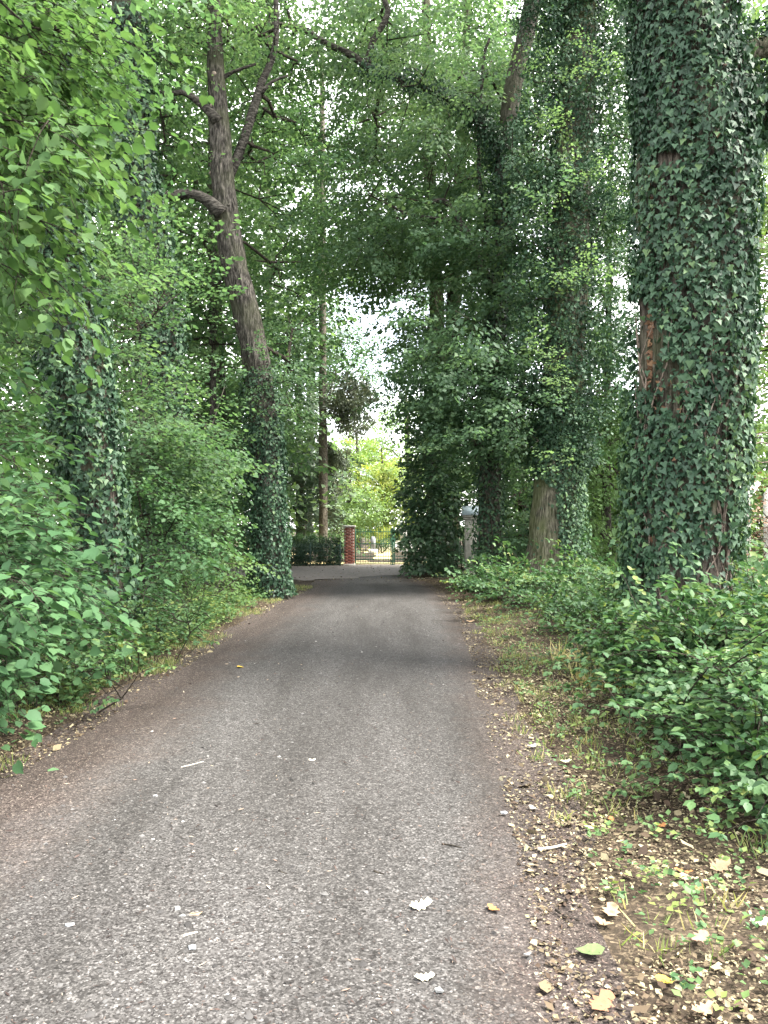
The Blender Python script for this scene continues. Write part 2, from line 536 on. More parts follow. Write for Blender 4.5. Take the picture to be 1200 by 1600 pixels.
T_horn = [bough_tmpl(1.5, 0.12, 0.60, 0.112, pair=0.62, tilt=0.55, hang=0.5) for _ in range(6)]
T_oak = [bough_tmpl(1.3, 0.15, 0.5, 0.115, tilt=0.6, hang=0.35, flat=0.1) for _ in range(6)]
T_far = [bough_tmpl(2.4, 0.22, 1.0, 0.20, tilt=0.65, hang=.45, flat=0.2, pair=0.6) for _ in range(6)]
T_lime = [bough_tmpl(0.95, 0.11, 0.38, 0.084, droop=0.35, tilt=0.33, hang=0.45, pair=0.8) for _ in range(6)]
T_hazel = [bough_tmpl(0.85, 0.15, 0.35, 0.085, droop=0.25, tilt=0.35, hang=0.4, pair=0.85) for _ in range(6)]
T_under = [bough_tmpl(1.2, 0.12, 0.48, 0.092, droop=0.2, tilt=0.42, hang=0.4, pair=0.68) for _ in range(6)]
T_bush = [clump_tmpl(0.38, 42, 0.12) for _ in range(5)]
T_laurel = [bough_tmpl(0.9, 0.12, 0.45, 0.15, droop=0.25, tilt=0.4, hang=0.5, pair=0.42, flat=0.05) for _ in range(6)]
T_ivybush = [clump_tmpl(0.36, 50, 0.105, 0.8) for _ in range(5)]
T_hang = [hang_tmpl(2.6, 240, 0.22) for _ in range(4)]
T_fir = [fir_tmpl(2.4, 180, 0.17) for _ in range(4)]


def bramble_tmpl():
    P, D, Nn = [], [], []
    L = rng.uniform(0.45, 0.85)
    pts = [np.array([x * L, 0.05 * math.sin(4 * x), 0.42 * L * (x - 0.95 * x * x) * 1.5]) for x in np.linspace(0, 1, 6)]
    x, sd = 0.12, 1
    while x < 1:
        sd = -sd
        q = np.array([x * L, 0.05 * math.sin(4 * x), 0.42 * L * (x - 0.95 * x * x) * 1.5])
        a = sd * R(rng.uniform(40, 85))
        pet = np.array([math.cos(a), math.sin(a), rng.uniform(0.1, 0.6)])
        q = q + pet * rng.uniform(0.05, 0.11)
        nn = np.array([rng.normal(0, .35), rng.normal(0, .35), 1])
        for da in (-1.15, 0, 1.15):
            b = a + da
            P.append(q)
            D.append((math.cos(b), math.sin(b), rng.normal(-0.3, 0.2)))
            Nn.append(nn + rng.normal(0, .15, 3))
        x += rng.uniform(0.055, 0.10)
    n = len(P)
    return np.array(P), np.array(D), np.array(Nn), 0.064 * rng.uniform(0.6, 1.25, n), rng.normal(0, 0.15, n), [np.array(pts)]


T_bramble = [bramble_tmpl() for _ in range(7)]


def place(lv, tmpls, P, Dir, scale, roll=0.25, base=0.5, var=0.18, twigs=None, twr=0.004):
    """put one spray at each P, pointing along Dir; optional MB collects the twigs"""
    P, Dir = np.asarray(P, float), norm(np.asarray(Dir, float))
    n = len(P)
    scale = np.broadcast_to(np.asarray(scale, float), (n,))
    z = np.array([0, 0, 1.0]) + rng.normal(0, roll, (n, 3))
    y = norm(np.cross(z, Dir))
    z = np.cross(Dir, y)
    Rm = np.stack([Dir, y, z], axis=2)
    pick = rng.integers(0, len(tmpls), n)
    tone = rng.normal(base, var, n)
    for k, (tp, td, tn, ts, tr, tws) in enumerate(tmpls):
        ix = np.nonzero(pick == k)[0]
        if not len(ix):
            continue
        A = Rm[ix]
        pp = np.einsum('nij,mj->nmi', A, tp) * scale[ix][:, None, None] + P[ix][:, None]
        dd = np.einsum('nij,mj->nmi', A, td)
        nn = np.einsum('nij,mj->nmi', A, tn)
        ss = ts[None] * scale[ix][:, None] * rng.uniform(0.85, 1.15, (len(ix), len(ts)))
        rr = tone[ix][:, None] + tr[None]
        lv.add(pp.reshape(-1, 3), dd.reshape(-1, 3), nn.reshape(-1, 3), ss.ravel(), rr.ravel())
        if twigs is not None:
            for i, a in zip(ix, A):
                for q, t in enumerate(tws):
                    r0 = twr * (1.7 if q == 0 else 0.8)
                    twigs.tube(t @ a.T * scale[i] + P[i], np.linspace(r0, r0 * 0.35, len(t)), 3, False)


DENS = 1.6


def region(x0, y0, x1, y1, Ya, Yb, n, clump=6, spread=0.4, zmin=0.12):
    n = int(n * (DENS if Ya > 12 else 1))
    """n points in clumps inside the view pyramid of a photo rectangle between two distances"""
    k = max(1, n // clump)
    c = np.array([at(rng.uniform(x0, x1), rng.uniform(y0, y1), (rng.uniform(Ya ** 2, Yb ** 2)) ** 0.5) for _ in range(k)])
    P = c[rng.integers(0, k, n)] + rng.normal(0, spread, (n, 3)) * np.array([1, 1, 0.7])
    P[:, 2] = np.maximum(P[:, 2], zmin + rng.uniform(0, 0.2, n))
    return P


def blob(c, rad, n, clump=6, spread=0.35):
    k = max(1, n // clump)
    v = norm(rng.normal(size=(k, 3))) * rng.uniform(0.35, 1, k)[:, None] ** 0.6
    cc = np.asarray(c) + v * np.asarray(rad)
    return cc[rng.integers(0, k, n)] + rng.normal(0, spread, (n, 3))


def dirs(P, mean, jit=0.6, centre=None, out=0.0):
    d = np.asarray(mean, float)[None] + rng.normal(0, jit, P.shape) * np.array([1, 1, 0.35])
    if centre is not None:
        o = P - np.asarray(centre)
        o[:, 2] *= 0.3
        d = d + out * norm(o)
    return d


def skeleton(base_nodes, targets, rmin=0.007, rmax=0.11, mat=None, parent=None, lazy=0.35):
    """branches that join every spray to the nearest wood, thicker where more sprays hang on"""
    nb, nt = len(base_nodes), len(targets)
    cap = nb + nt * 8
    pos = np.zeros((cap, 3))
    pl = np.zeros(cap)
    par = -np.ones(cap, int)
    cnt = np.zeros(cap)
    pos[:nb] = base_nodes
    n = nb
    order = np.argsort([np.min(np.linalg.norm(base_nodes - t, axis=1)) for t in targets])
    chains = []
    for ti in order:
        t = targets[ti]
        d = np.linalg.norm(pos[:n] - t, axis=1)
        cost = d + lazy * pl[:n] + 0.5 * np.maximum(0, pos[:n, 2] - t[2])
        j = int(np.argmin(cost))
        L = d[j]
        k = int(min(4, max(1, L / 0.9)))
        ch = [j]
        bow = rng.normal(0, 0.09 * L, 3) + np.array([0, 0, 0.10 * L])
        prev = j
        for q in range(1, k + 1):
            s = q / k
            pos[n] = pos[j] * (1 - s) + t * s + bow * 4 * s * (1 - s) * (1 if k > 1 else 0)
            par[n], pl[n] = prev, pl[j] + L * s
            ch.append(n)
            prev = n
            n += 1
        chains.append(ch)
        cnt[prev] += 1
    for i in range(n - 1, nb - 1, -1):
        cnt[par[i]] += cnt[i]
    mb = MB()
    for ch in chains:
        c = np.array([cnt[i] for i in ch])
        if ch[0] < nb:
            c[0] = c[1]
        r = np.clip(rmin * np.sqrt(np.maximum(c, 1)) * 0.9, rmin * 0.7, rmax)
        mb.tube(pos[ch], r, 6 if r.max() > 0.03 else 3, False)
    if chains:
        return mb.build('branches', mat or M['twig'], parent, kind='stuff')


# ------------------------------------------------------------------ trunks and ivy
def trunk_geo(ctrl, sides=36, step=0.15, amp=0.05, ridges=13, flare=0.4, seed=0):
    c = spline(ctrl, step)
    P, r = c[:, :3], c[:, 3]
    ph = np.linspace(0, 2 * np.pi, sides, endpoint=False)
    z = P[:, 2]
    q = np.stack(np.broadcast_arrays(np.cos(ph)[None] * ridges / 3 + seed, np.sin(ph)[None] * ridges / 3, z[:, None] * 1.1), -1)
    nz = vnoise(q)
    big = vnoise(q * np.array([0.28, 0.28, 0.35]))
    rr = r[:, None] * (1 + amp * 2 * (np.abs(nz - 0.5) * 2 - 0.4) + 0.16 * (big - 0.5))
    lob = 0.6 + 0.4 * np.cos(ph * 5 + seed) + 0.3 * np.cos(ph * 3 + 2 * seed)
    h = np.maximum(0, z - z[0])
    rr = rr * (1 + flare * np.exp(-h / 0.38)[:, None] * lob[None])
    X = P[:, None, 0] + rr * np.cos(ph)[None]
    Yy = P[:, None, 1] + rr * np.sin(ph)[None]
    Z = np.broadcast_to(P[:, None, 2], X.shape)
    V = np.stack([X, Yy, Z], -1).reshape(-1, 3)
    n = len(P)
    k = np.arange(n - 1)[:, None] * sides
    j = np.arange(sides)[None]
    jn = (j + 1) % sides
    quad = np.stack([k + j, k + jn, k + sides + jn, k + sides + j], -1).reshape(-1, 4)
    return V, (quad.ravel(), np.arange(len(quad)) * 4), c


def px_trunk(rows, Y, zbase=-0.15):
    """rows of (px, py, width_px): a trunk at distance Y"""
    out = []
    for i, r_ in enumerate(rows):
        p = at(r_[0], r_[1], Y + (r_[3] if len(r_) > 3 else 0))
        out.append((p[0], p[1], p[2], r_[2] / 2 / F * Y))
    out[0] = (out[0][0], out[0][1], zbase, out[0][3])
    return out


def ivy_on(lv, c, z0, z1, per_m2, leaf, thick=0.06, mask=None, base=0.45, flare=0.38):
    """leaves over a trunk's spline c between two heights"""
    P, r = c[:, :3], c[:, 3]
    seg = np.linalg.norm(np.diff(P, axis=0), axis=1)
    s = np.concatenate([[0], np.cumsum(seg)])
    area = (seg * 2 * np.pi * r[:-1] * ((P[:-1, 2] > z0) & (P[:-1, 2] < z1)))
    n = int(area.sum() * per_m2)
    if n < 1:
        return
    k = rng.choice(len(area), n, p=area / area.sum())
    t = rng.random(n)
    C = P[k] * (1 - t)[:, None] + P[k + 1] * t[:, None]
    rad = r[k] * (1 - t) + r[k + 1] * t
    tan = norm(P[k + 1] - P[k])
    ph = rng.uniform(0, 2 * np.pi, n)
    e = np.stack([np.cos(ph), np.sin(ph), np.zeros(n)], 1)
    e = norm(e - tan * (e * tan).sum(1, keepdims=True))
    h = C[:, 2] - P[0, 2]
    fl = 1 + flare * np.exp(-np.maximum(h, 0) / 0.38) if thick < 0.3 else 1
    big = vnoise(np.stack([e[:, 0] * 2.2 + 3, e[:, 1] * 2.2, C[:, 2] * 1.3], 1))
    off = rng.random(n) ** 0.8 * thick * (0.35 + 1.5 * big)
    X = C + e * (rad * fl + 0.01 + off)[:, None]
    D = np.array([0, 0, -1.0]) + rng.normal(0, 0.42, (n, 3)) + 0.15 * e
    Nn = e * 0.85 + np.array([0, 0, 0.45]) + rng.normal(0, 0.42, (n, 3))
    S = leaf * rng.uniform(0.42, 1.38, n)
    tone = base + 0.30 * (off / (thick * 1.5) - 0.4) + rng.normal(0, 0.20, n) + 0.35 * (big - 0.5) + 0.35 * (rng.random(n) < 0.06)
    keep = (e[:, 1] < 0.4) | (rng.random(n) < 0.4)
    if mask is not None:
        keep &= mask(X, e, rng.random(n))
    lv.add(X[keep], D[keep], Nn[keep], S[keep], tone[keep])


# ------------------------------------------------------------------ the ground, lane and lawn
EL = np.array([(-2.5, -12), (-2.5, 0), (-2.48, 5), (-2.41, 6.2), (-2.41, 8.3), (-2.35, 11.2), (-2.32, 16.4), (-1.95, 22), (-3.1, 24.5), (-6, 26), (-9, 27), (-9, 33.4), (-1.6, 34.3), (0.1, 36)])
ER = np.array([(0.6, -12), (0.6, 2), (0.66, 2.5), (0.74, 3.2), (0.83, 4.1), (0.92, 5.5), (1.02, 7.1), (1.2, 10), (1.42, 14.6), (1.36, 19.8), (1.05, 24), (0.68, 29.6), (0.7, 33), (0.9, 36)])


def edge_l(y):
    return np.interp(y, EL[:8, 1], EL[:8, 0])


def edge_r(y):
    return np.interp(y, ER[:, 1], ER[:, 0])


def ground_z(x, y):
    x, y = np.asarray(x, float), np.asarray(y, float)
    d = np.maximum(np.where(y < 36, np.maximum(edge_l(y) - x, x - edge_r(y)), 1.0), 0)
    d = np.where((y > 24) & (y < 37) & (x < 1), 0, d)
    p = np.stack([x * 0.9 + 40, y * 0.9 + 40, np.zeros_like(x)], -1)
    p2 = p * 4.3
    return np.minimum(d, 1.2) * (0.10 * (vnoise(p) - 0.4) + 0.035 * (vnoise(p2) - 0.5) + 0.03) - 0.004


def ground_mat(name, straw=False):
    m, nt, out = nodes(name)
    L = nt.links.new
    g = N(nt, 'NewGeometry')
    v = N(nt, 'TexVoronoi', Scale=85.0)
    wob = N(nt, 'TexNoise', Scale=9.0, Detail=4.0)
    L(g.outputs['Position'], wob.inputs['Vector'])
    add = N(nt, 'MixRGB', blend_type='ADD')
    add.inputs['Fac'].default_value = 0.12
    L(g.outputs['Position'], add.inputs['Color1'])
    L(wob.outputs['Color'], add.inputs['Color2'])
    L(add.outputs[0], v.inputs['Vector'])
    sep = N(nt, 'SeparateColor')
    L(v.outputs['Color'], sep.inputs[0])
    r = ramp(nt, [(0.0, (0.014, 0.011, 0.008)), (0.4, (0.036, 0.026, 0.019)), (0.75, (0.070, 0.051, 0.035)), (1.0, (0.19, 0.15, 0.10))], sep.outputs[0])
    n2 = N(nt, 'TexNoise', Scale=1.1, Detail=5.0)
    L(g.outputs['Position'], n2.inputs['Vector'])
    r2 = ramp(nt, [(0.4, (0.020, 0.016, 0.013)), (0.62, (0.056, 0.046, 0.032))], n2.outputs['Fac'])
    mx = N(nt, 'MixRGB')
    mx.inputs['Fac'].default_value = 0.45
    L(r.outputs[0], mx.inputs[1])
    L(r2.outputs[0], mx.inputs[2])
    p = N(nt, 'BsdfPrincipled', Roughness=0.95)
    p.inputs['Specular IOR Level'].default_value = 0.1
    L(mx.outputs[0], p.inputs['Base Color'])
    b = N(nt, 'Bump', Strength=0.8, Distance=0.02)
    L(sep.outputs[1], b.inputs['Height'])
    L(b.outputs[0], p.inputs['Normal'])
    L(p.outputs[0], out.inputs[0])
    return m


def road_mat():
    m, nt, out = nodes('gravel_road')
    L = nt.links.new
    g = N(nt, 'NewGeometry')
    v = N(nt, 'TexVoronoi', Scale=130.0)
    L(g.outputs['Position'], v.inputs['Vector'])
    sep = N(nt, 'SeparateColor')
    L(v.outputs['Color'], sep.inputs[0])
    grey = ramp(nt, [(0.0, (0.036, 0.033, 0.031)), (0.5, (0.092, 0.086, 0.081)), (0.85, (0.150, 0.142, 0.135)), (0.97, (0.21, 0.20, 0.19)), (1.0, (0.32, 0.305, 0.29))], sep.outputs[0])
    v2 = N(nt, 'TexVoronoi', Scale=150.0)
    L(g.outputs['Position'], v2.inputs['Vector'])
    sep2 = N(nt, 'SeparateColor')
    L(v2.outputs['Color'], sep2.inputs[0])
    brown = ramp(nt, [(0.0, (0.040, 0.030, 0.026)), (0.5, (0.084, 0.065, 0.057)), (0.88, (0.145, 0.114, 0.098)), (1.0, (0.40, 0.34, 0.28))], sep2.outputs[0])
    at_ = N(nt, 'Attribute', attribute_name='edge')
    n2 = N(nt, 'TexNoise', Scale=1.6, Detail=6.0, Roughness=0.65)
    L(g.outputs['Position'], n2.inputs['Vector'])
    ad = N(nt, 'Math', operation='MULTIPLY_ADD')
    ad.inputs[1].default_value = 0.9
    L(n2.outputs['Fac'], ad.inputs[0])
    L(at_.outputs['Fac'], ad.inputs[2])
    mr = N(nt, 'MapRange')
    mr.inputs['From Min'].default_value, mr.inputs['From Max'].default_value = 0.70, 1.22
    L(ad.outputs[0], mr.inputs['Value'])
    mx = N(nt, 'MixRGB')
    L(mr.outputs[0], mx.inputs['Fac'])
    L(grey.outputs[0], mx.inputs[1])
    L(brown.outputs[0], mx.inputs[2])
    mp3 = N(nt, 'Mapping')
    mp3.inputs['Scale'].default_value = (1.5, 0.22, 1)
    L(g.outputs['Position'], mp3.inputs['Vector'])
    n3 = N(nt, 'TexNoise', Scale=1.2, Detail=7.0, Roughness=0.6)
    L(mp3.outputs[0], n3.inputs['Vector'])
    r3 = ramp(nt, [(0.34, (0.31, 0.307, 0.307)), (0.66, (0.56, 0.565, 0.58))], n3.outputs['Fac'])
    mu = N(nt, 'MixRGB', blend_type='MULTIPLY')
    mu.inputs['Fac'].default_value = 1
    L(mx.outputs[0], mu.inputs[1])
    L(r3.outputs[0], mu.inputs[2])
    v3 = N(nt, 'TexVoronoi', Scale=55.0)
    L(g.outputs['Position'], v3.inputs['Vector'])
    sep3 = N(nt, 'SeparateColor')
    L(v3.outputs['Color'], sep3.inputs[0])
    r4 = ramp(nt, [(0.0, (0.55, 0.54, 0.53)), (0.2, (0.9, 0.9, 0.9)), (0.8, (1.05, 1.05, 1.05)), (1.0, (1.5, 1.5, 1.5))], sep3.outputs[0])
    mu2 = N(nt, 'MixRGB', blend_type='MULTIPLY')
    mu2.inputs['Fac'].default_value = 1
    L(mu.outputs[0], mu2.inputs[1])
    L(r4.outputs[0], mu2.inputs[2])
    p = N(nt, 'BsdfPrincipled', Roughness=0.85)
    p.inputs['Specular IOR Level'].default_value = 0.2
    L(mu2.outputs[0], p.inputs['Base Color'])
    b = N(nt, 'Bump', Strength=0.7, Distance=0.012)
    L(sep.outputs[1], b.inputs['Height'])
    L(b.outputs[0], p.inputs['Normal'])
    L(p.outputs[0], out.inputs[0])
    return m


def grid(xs, ys):
    nx, ny = len(xs), len(ys)
    X, Yy = np.meshgrid(xs, ys)
    k = (np.arange(ny - 1)[:, None] * nx + np.arange(nx - 1)[None]).ravel()
    q = np.stack([k, k + 1, k + nx + 1, k + nx], -1)
    return X.ravel(), Yy.ravel(), (q.ravel(), np.arange(len(q)) * 4)


def nonuni(a, b, fine0, fine1, d):
    return np.unique(np.round(np.concatenate([np.linspace(a, fine0, 14), np.arange(fine0, fine1, d), np.linspace(fine1, b, 14)]), 4))


xs, ys = nonuni(-400, 400, -8, 8, 0.18), np.concatenate([np.linspace(-60, -.5, 10), np.arange(0, 24, .18), np.arange(24.1, 40, .4), np.linspace(41, 700, 14)])
gx, gy, gf = grid(xs, ys)
o = obj('forest_floor', np.stack([gx, gy, ground_z(gx, gy)], 1), gf, ground_mat('forest_floor'), smooth=True, kind='structure')

# lane: a soft-edged sheet following both edges, widening into the court before the gate
rows_y = np.concatenate([np.arange(-10, 0, 1.0), np.arange(0, 28.1, 0.25)])
nu = 21
V, E = [], []
for y in rows_y:
    l, r_ = edge_l(y) - 0.25, edge_r(y) + 0.25
    wl_, wr_ = 0.18 * (vnoise(np.array([y * 1.7, 3.1, 0.0])) - 0.5), 0.22 * (vnoise(np.array([y * 1.9, 8.3, 0.0])) - 0.5)
    for u in np.linspace(0, 1, nu):
        V.append((l + wl_ + (r_ + wr_ - l - wl_) * u, y, 0.004 + 0.02 * math.sin(math.pi * u)))
        de = min(u, 1 - u) * (r_ - l)
        cen = 0.85 if u > 0.5 else 1.25
        E.append(max(0, min(1, (1.10 if u > 0.5 else 1.25) - de / cen)))
q = []
for k in range(len(rows_y) - 1):
    for j in range(nu - 1):
        a = k * nu + j
        q.append((a, a + 1, a + nu + 1, a + nu))
RM = road_mat()
road = obj('gravel_road', V, q, RM, smooth=True, kind='structure')
ea = road.data.attributes.new('edge', 'FLOAT', 'POINT')
ea.data.foreach_set('value', np.array(E, np.float32))

cm = plain_mat('court_gravel', (0.075, 0.066, 0.060), (0.16, 0.142, 0.13), 9, 0.9, bump=0.4)
cp = [(-2.6, 24.1), (-1.7, 25.0), (-0.6, 26.0), (0.3, 26.7), (0.95, 27.6), (0.7, 30), (1.5, 33), (2.2, 35.2), (-1.35, 35.0), (-1.75, 34.2), (-4.8, 33.2), (-9.5, 32.4), (-12, 31.5), (-12, 27.4), (-8, 26.6), (-4.6, 25.8), (-3.0, 25.0)]
cpp = []
for k in range(len(cp)):
    p0, p1 = np.array(cp[k]), np.array(cp[(k + 1) % len(cp)])
    for q_ in np.linspace(0, 1, 8)[:-1]:
        p = p0 + (p1 - p0) * q_
        cpp.append(p + .7 * (np.array([vnoise(np.array([p[0] * 1.7, p[1] * 1.7, 5.0])), vnoise(np.array([p[0] * 1.7, p[1] * 1.7, 9.0]))]) - .5))
cp = cpp
obj('gravel_court', [(x, y, 0.0285) for x, y in cp], [tuple(range(len(cp)))], cm, kind='structure')

lm = plain_mat('dry_lawn', (0.34, 0.28, 0.13), (0.48, 0.40, 0.20), 3.5, 0.95, bump=0.3)
gx, gy, gf = grid(np.linspace(-14, 22, 40), np.linspace(35.3, 64, 40))
obj('lawn', np.stack([gx, gy, 0.03 + 0.04 * vnoise(np.stack([gx * .3, gy * .3, gx * 0], -1)) - 0.02], 1), gf, lm, smooth=True, kind='structure')

# ------------------------------------------------------------------ trees along the lane
def tree_root(name, label, ctrl, cat='tree', group=None):
    return thing(name, label, cat, (ctrl[0][0], ctrl[0][1], 0), group)


def nodes_of(c, zmin=1.5, step=3):
    p = c[c[:, 2] > zmin][::step, :3]
    return p if len(p) else c[-1:, :3]


def limb(parent, ctrl, mat, name='limb', step=0.25, sides=12, cut=None):
    c = spline(ctrl, step)
    rr = c[:, 3] * (1 + 0.10 * (vnoise(c[:, :3] * 3) - 0.5))
    V, Fs = tube_geo(c[:, :3], rr, sides)
    o = obj(name, V, Fs, mat, parent, smooth=True)
    return c, o


def pxl(rows, Y):
    return [(*at(r_[0], r_[1], Y + (r_[3] if len(r_) > 3 else 0)), r_[2] / 2 / F * Y) for r_ in rows]


def crown(parent, specs, nodes_, tm, mat, name='crown', nparts=0, twr=None, wood=None, rmin=0.007, rmax=0.11):
    """specs: (points, templates, mean direction, scale, base tone)"""
    lv, tw, allp = Leaves(), (MB() if twr else None), []
    for P, tmpls, mean, sc, base in specs:
        place(lv, tmpls, P, dirs(P, mean), sc * rng.uniform(0.75, 1.25, len(P)), base=base, twigs=tw, twr=twr or 0.004)
        allp.append(P)
    lv.build(name, tm, mat, parent, nparts)
    if tw is not None and tw.n:
        tw.build('twigs', wood or M['twig'], parent, kind='stuff')
    if nodes_ is not None:
        skeleton(np.asarray(nodes_), np.concatenate(allp), rmin, rmax, wood or M['twig'], parent)


# ---- big ivy-clad tree on the right (H)
Y = 8.7
ctrl = px_trunk([(1062, 1062, 146), (1060, 960, 138), (1062, 850, 140), (1072, 700, 148), (1080, 550, 154), (1083, 400, 156), (1081, 200, 156), (1062, 0, 134), (1055, -250, 118), (1050, -700, 85), (1040, -1100, 45)], Y)
H = tree_root('ivy_clad_tree', 'massive ivy-covered tree rising from the bramble, with a bare bark strip low on it', ctrl)
V, Fs, cH = trunk_geo(ctrl, 100, 0.08, 0.10, 34, 0.14, 1.3)
obj('trunk', V, Fs, M['big_bark'], H, smooth=True)
lv = Leaves()


def mask_H(X, e, u):
    px, py, f = proj(X)
    k = np.ones(len(X), bool)
    nz = vnoise(X * np.array([2.2, 2.2, 1.1]) + 31)
    k &= ~((nz < 0.17) & (u < 0.65))
    strip = (px < 1026 + 12 * np.sin(py * 0.05)) & (py > 470) & (py < 610) & (e[:, 1] < 0.4)
    k &= ~(strip & (u < 0.93))
    mid = (px > 1018) & (px < 1062) & (py > 560) & (py < 640) & (e[:, 1] < 0)
    k &= ~(mid & (u < 0.72))
    low = (py > 872 + 25 * np.sin(px * 0.06)) & (px > 1045)
    k &= ~(low & (u < 0.82))
    low2 = (py > 905) & (px > 1000) & (px <= 1045)
    k &= ~(low2 & (u < 0.6))
    st = (px > 978) & (px < 1000) & (py > 205) & (py < 400) & (e[:, 1] < 0.3)
    k &= ~(st & (u < 0.8))
    hole = (((px - 1045) / 22) ** 2 + ((py - 243) / 10) ** 2 < 1) & (e[:, 1] < 0)
    k &= ~hole
    return k


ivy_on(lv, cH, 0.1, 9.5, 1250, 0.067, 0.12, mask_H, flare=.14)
lim1, _ = limb(H, pxl([(1090, 300, 80), (1130, 215, 70), (1185, 165, 62), (1290, 90, 50), (1420, 0, 40)], Y), M['big_bark'])
lim2, _ = limb(H, pxl([(1085, 170, 60), (1125, 115, 44), (1180, 78, 32), (1260, 55, 28), (1400, 10, 20)], Y + 0.2), M['pale_bark'])
ivy_on(lv, lim1, 0, 20, 420, 0.085, 0.14)
place(lv, T_ivybush, lim1[rng.integers(0, len(lim1), 40), :3] + rng.normal(0, 0.14, (40, 3)), rng.normal(0, 1, (40, 3)), rng.uniform(0.7, 1.1, 40), base=0.4)
lt = lim2[len(lim2) // 4:, :3]
place(lv, T_ivybush, lt[rng.integers(0, len(lt), 22)] + np.array([0, 0, 0.16]) + rng.normal(0, 0.1, (22, 3)), rng.normal(0, 1, (22, 3)), rng.uniform(0.5, 0.8, 22), base=0.4)
lv.build('ivy', 'ivy', M['ivy'], H, 300, 'ivy_leaf', True)
dl = Leaves()                                            # dead ivy in the bare strip
def on_face(px_, py_, off):
    p = at(px_, py_, Y - 0.5)
    c_ = np.array([np.interp(p[2], cH[:, 2], cH[:, q]) for q in range(4)])
    dx = np.clip(p[0] - c_[0], -c_[3] * .97, c_[3] * .97)
    return np.array([c_[0] + dx, c_[1] - math.sqrt(c_[3] ** 2 - dx * dx) - off, p[2]])


for cx, sx_, ya, yb, n in ((1012, 9, 465, 600, 70), (1040, 14, 590, 640, 16), (986, 5, 205, 390, 34), (1020, 40, 640, 880, 14), (1090, 50, 100, 800, 14)):
    pp = np.array([on_face(rng.normal(cx, sx_), rng.uniform(ya, yb), rng.uniform(.02, .10)) for _ in range(n)])
    dl.add(pp, np.array([0, 0, -1]) + rng.normal(0, .6, (n, 3)), np.array([-0.3, -1, 0.3]) + rng.normal(0, .6, (n, 3)), 0.066 * rng.uniform(.5, 1.25, n), rng.normal(.45, .25, n))
dl.build('dead_ivy', 'ivy', M['dead'], H)
vm = MB()                                                # climbing ivy stems on the bare bark
for k in range(46):
    z0 = rng.uniform(-0.1, 3.6)
    h = rng.uniform(0.5, 2.0)
    a0 = rng.uniform(math.pi, 2 * math.pi)
    pts = []
    for q in np.linspace(0, 1, 9):
        z = z0 + q * h
        c_ = np.array([np.interp(z, cH[:, 2], cH[:, i]) for i in range(4)])
        a = a0 + 0.25 * math.sin(q * 5 + k) + rng.normal(0, 0.03)
        rr = c_[3] * 1.07 * (1 + 0.25 * math.exp(-max(z, 0) / 0.38)) + 0.012
        pts.append((c_[0] + rr * math.cos(a), c_[1] + rr * math.sin(a), z))
    vm.tube(pts, rng.uniform(0.005, 0.016) * np.linspace(1, 0.5, 9), 5)
vm.build('ivy_stems', M['vine'], H, kind='stuff')
cro = [(blob((8.0, 9.5, 13.4), (4.6, 4.2, 2.0), 80), T_horn, (0, 0, -0.05), 1.6, 0.45),
       (blob((3.0, 6.0, 13.2), (2.6, 3.6, 1.6), 24), T_horn, (-0.4, 0, -0.1), 1.6, 0.45)]
crown(H, cro, nodes_of(cH, 7), 'wide', M['canopy'], rmin=0.012)
# young maple-green leaves right of the upper trunk
mp = region(1125, 20, 1175, 110, 8.9, 9.6, 14, 5, 0.12)
lv = Leaves()
place(lv, T_bush, mp, rng.normal(0, 1, mp.shape), 0.5, base=0.7)
lv.build('side_shoots', 'ivy', M['lime'], H)

# ---- ivy-draped oak behind it (G)
Y = 19.8
ctrl = px_trunk([(856, 930, 92), (862, 880, 82), (866, 800, 72), (872, 700, 66), (882, 550, 62), (890, 400, 60), (898, 200, 56), (905, 0, 52), (912, -300, 44), (920, -700, 24)], Y)
G = tree_root('oak_tree', 'oak with bare pale bark on its near side and ivy bulging over the rest', ctrl)
V, Fs, cG = trunk_geo(ctrl, 56, 0.12, 0.05, 18, 0.30, 4.1)
obj('trunk', V, Fs, M['pale_bark'], G, smooth=True)
lv = Leaves()


def mask_G(X, e, u):
    px, py, f = proj(X)
    bare = (px < 867 + (py - 760) * 0.09) & (py > 742 + (px - 840) * 0.8) & (e[:, 1] < 0.5)
    return ~(bare & (u < 0.985))


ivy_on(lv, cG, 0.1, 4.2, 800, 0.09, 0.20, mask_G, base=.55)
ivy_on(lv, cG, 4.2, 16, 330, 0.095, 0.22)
qp = np.array([at(rng.uniform(884, 908), rng.uniform(740, 905), Y - rng.uniform(.35, .8)) for _ in range(60)])
place(lv, T_ivybush, qp, rng.normal(0, 1, qp.shape), rng.uniform(.35, .55, 60), base=.6)
bp = []
for k in range(1150):
    py = rng.uniform(-150, 745)
    wdt = np.interp(py, [-150, 0, 150, 300, 480, 600, 700, 745], [78, 80, 92, 95, 95, 86, 52, 32])
    cx = np.interp(py, [-150, 200, 400, 600, 745], [905, 890, 885, 885, 882])
    p = at(cx + rng.uniform(-1, 1) * wdt, py, Y)
    p[1] += rng.uniform(-1.3, 0.5) * wdt / 95
    bp.append(p)
bp = np.array(bp)
bp += (vnoise(bp * 0.8)[:, None] - 0.5) * np.array([0.6, 0.6, 0])
place(lv, T_ivybush, bp, rng.normal(0, 1, bp.shape), rng.uniform(0.55, 1.05, len(bp)), base=0.62, var=0.16)
lv.build('ivy', 'wide', M['ivy'], G, 40, 'ivy_leaf', True)
lv = Leaves()                                            # its own paler sprigs pushing through the ivy
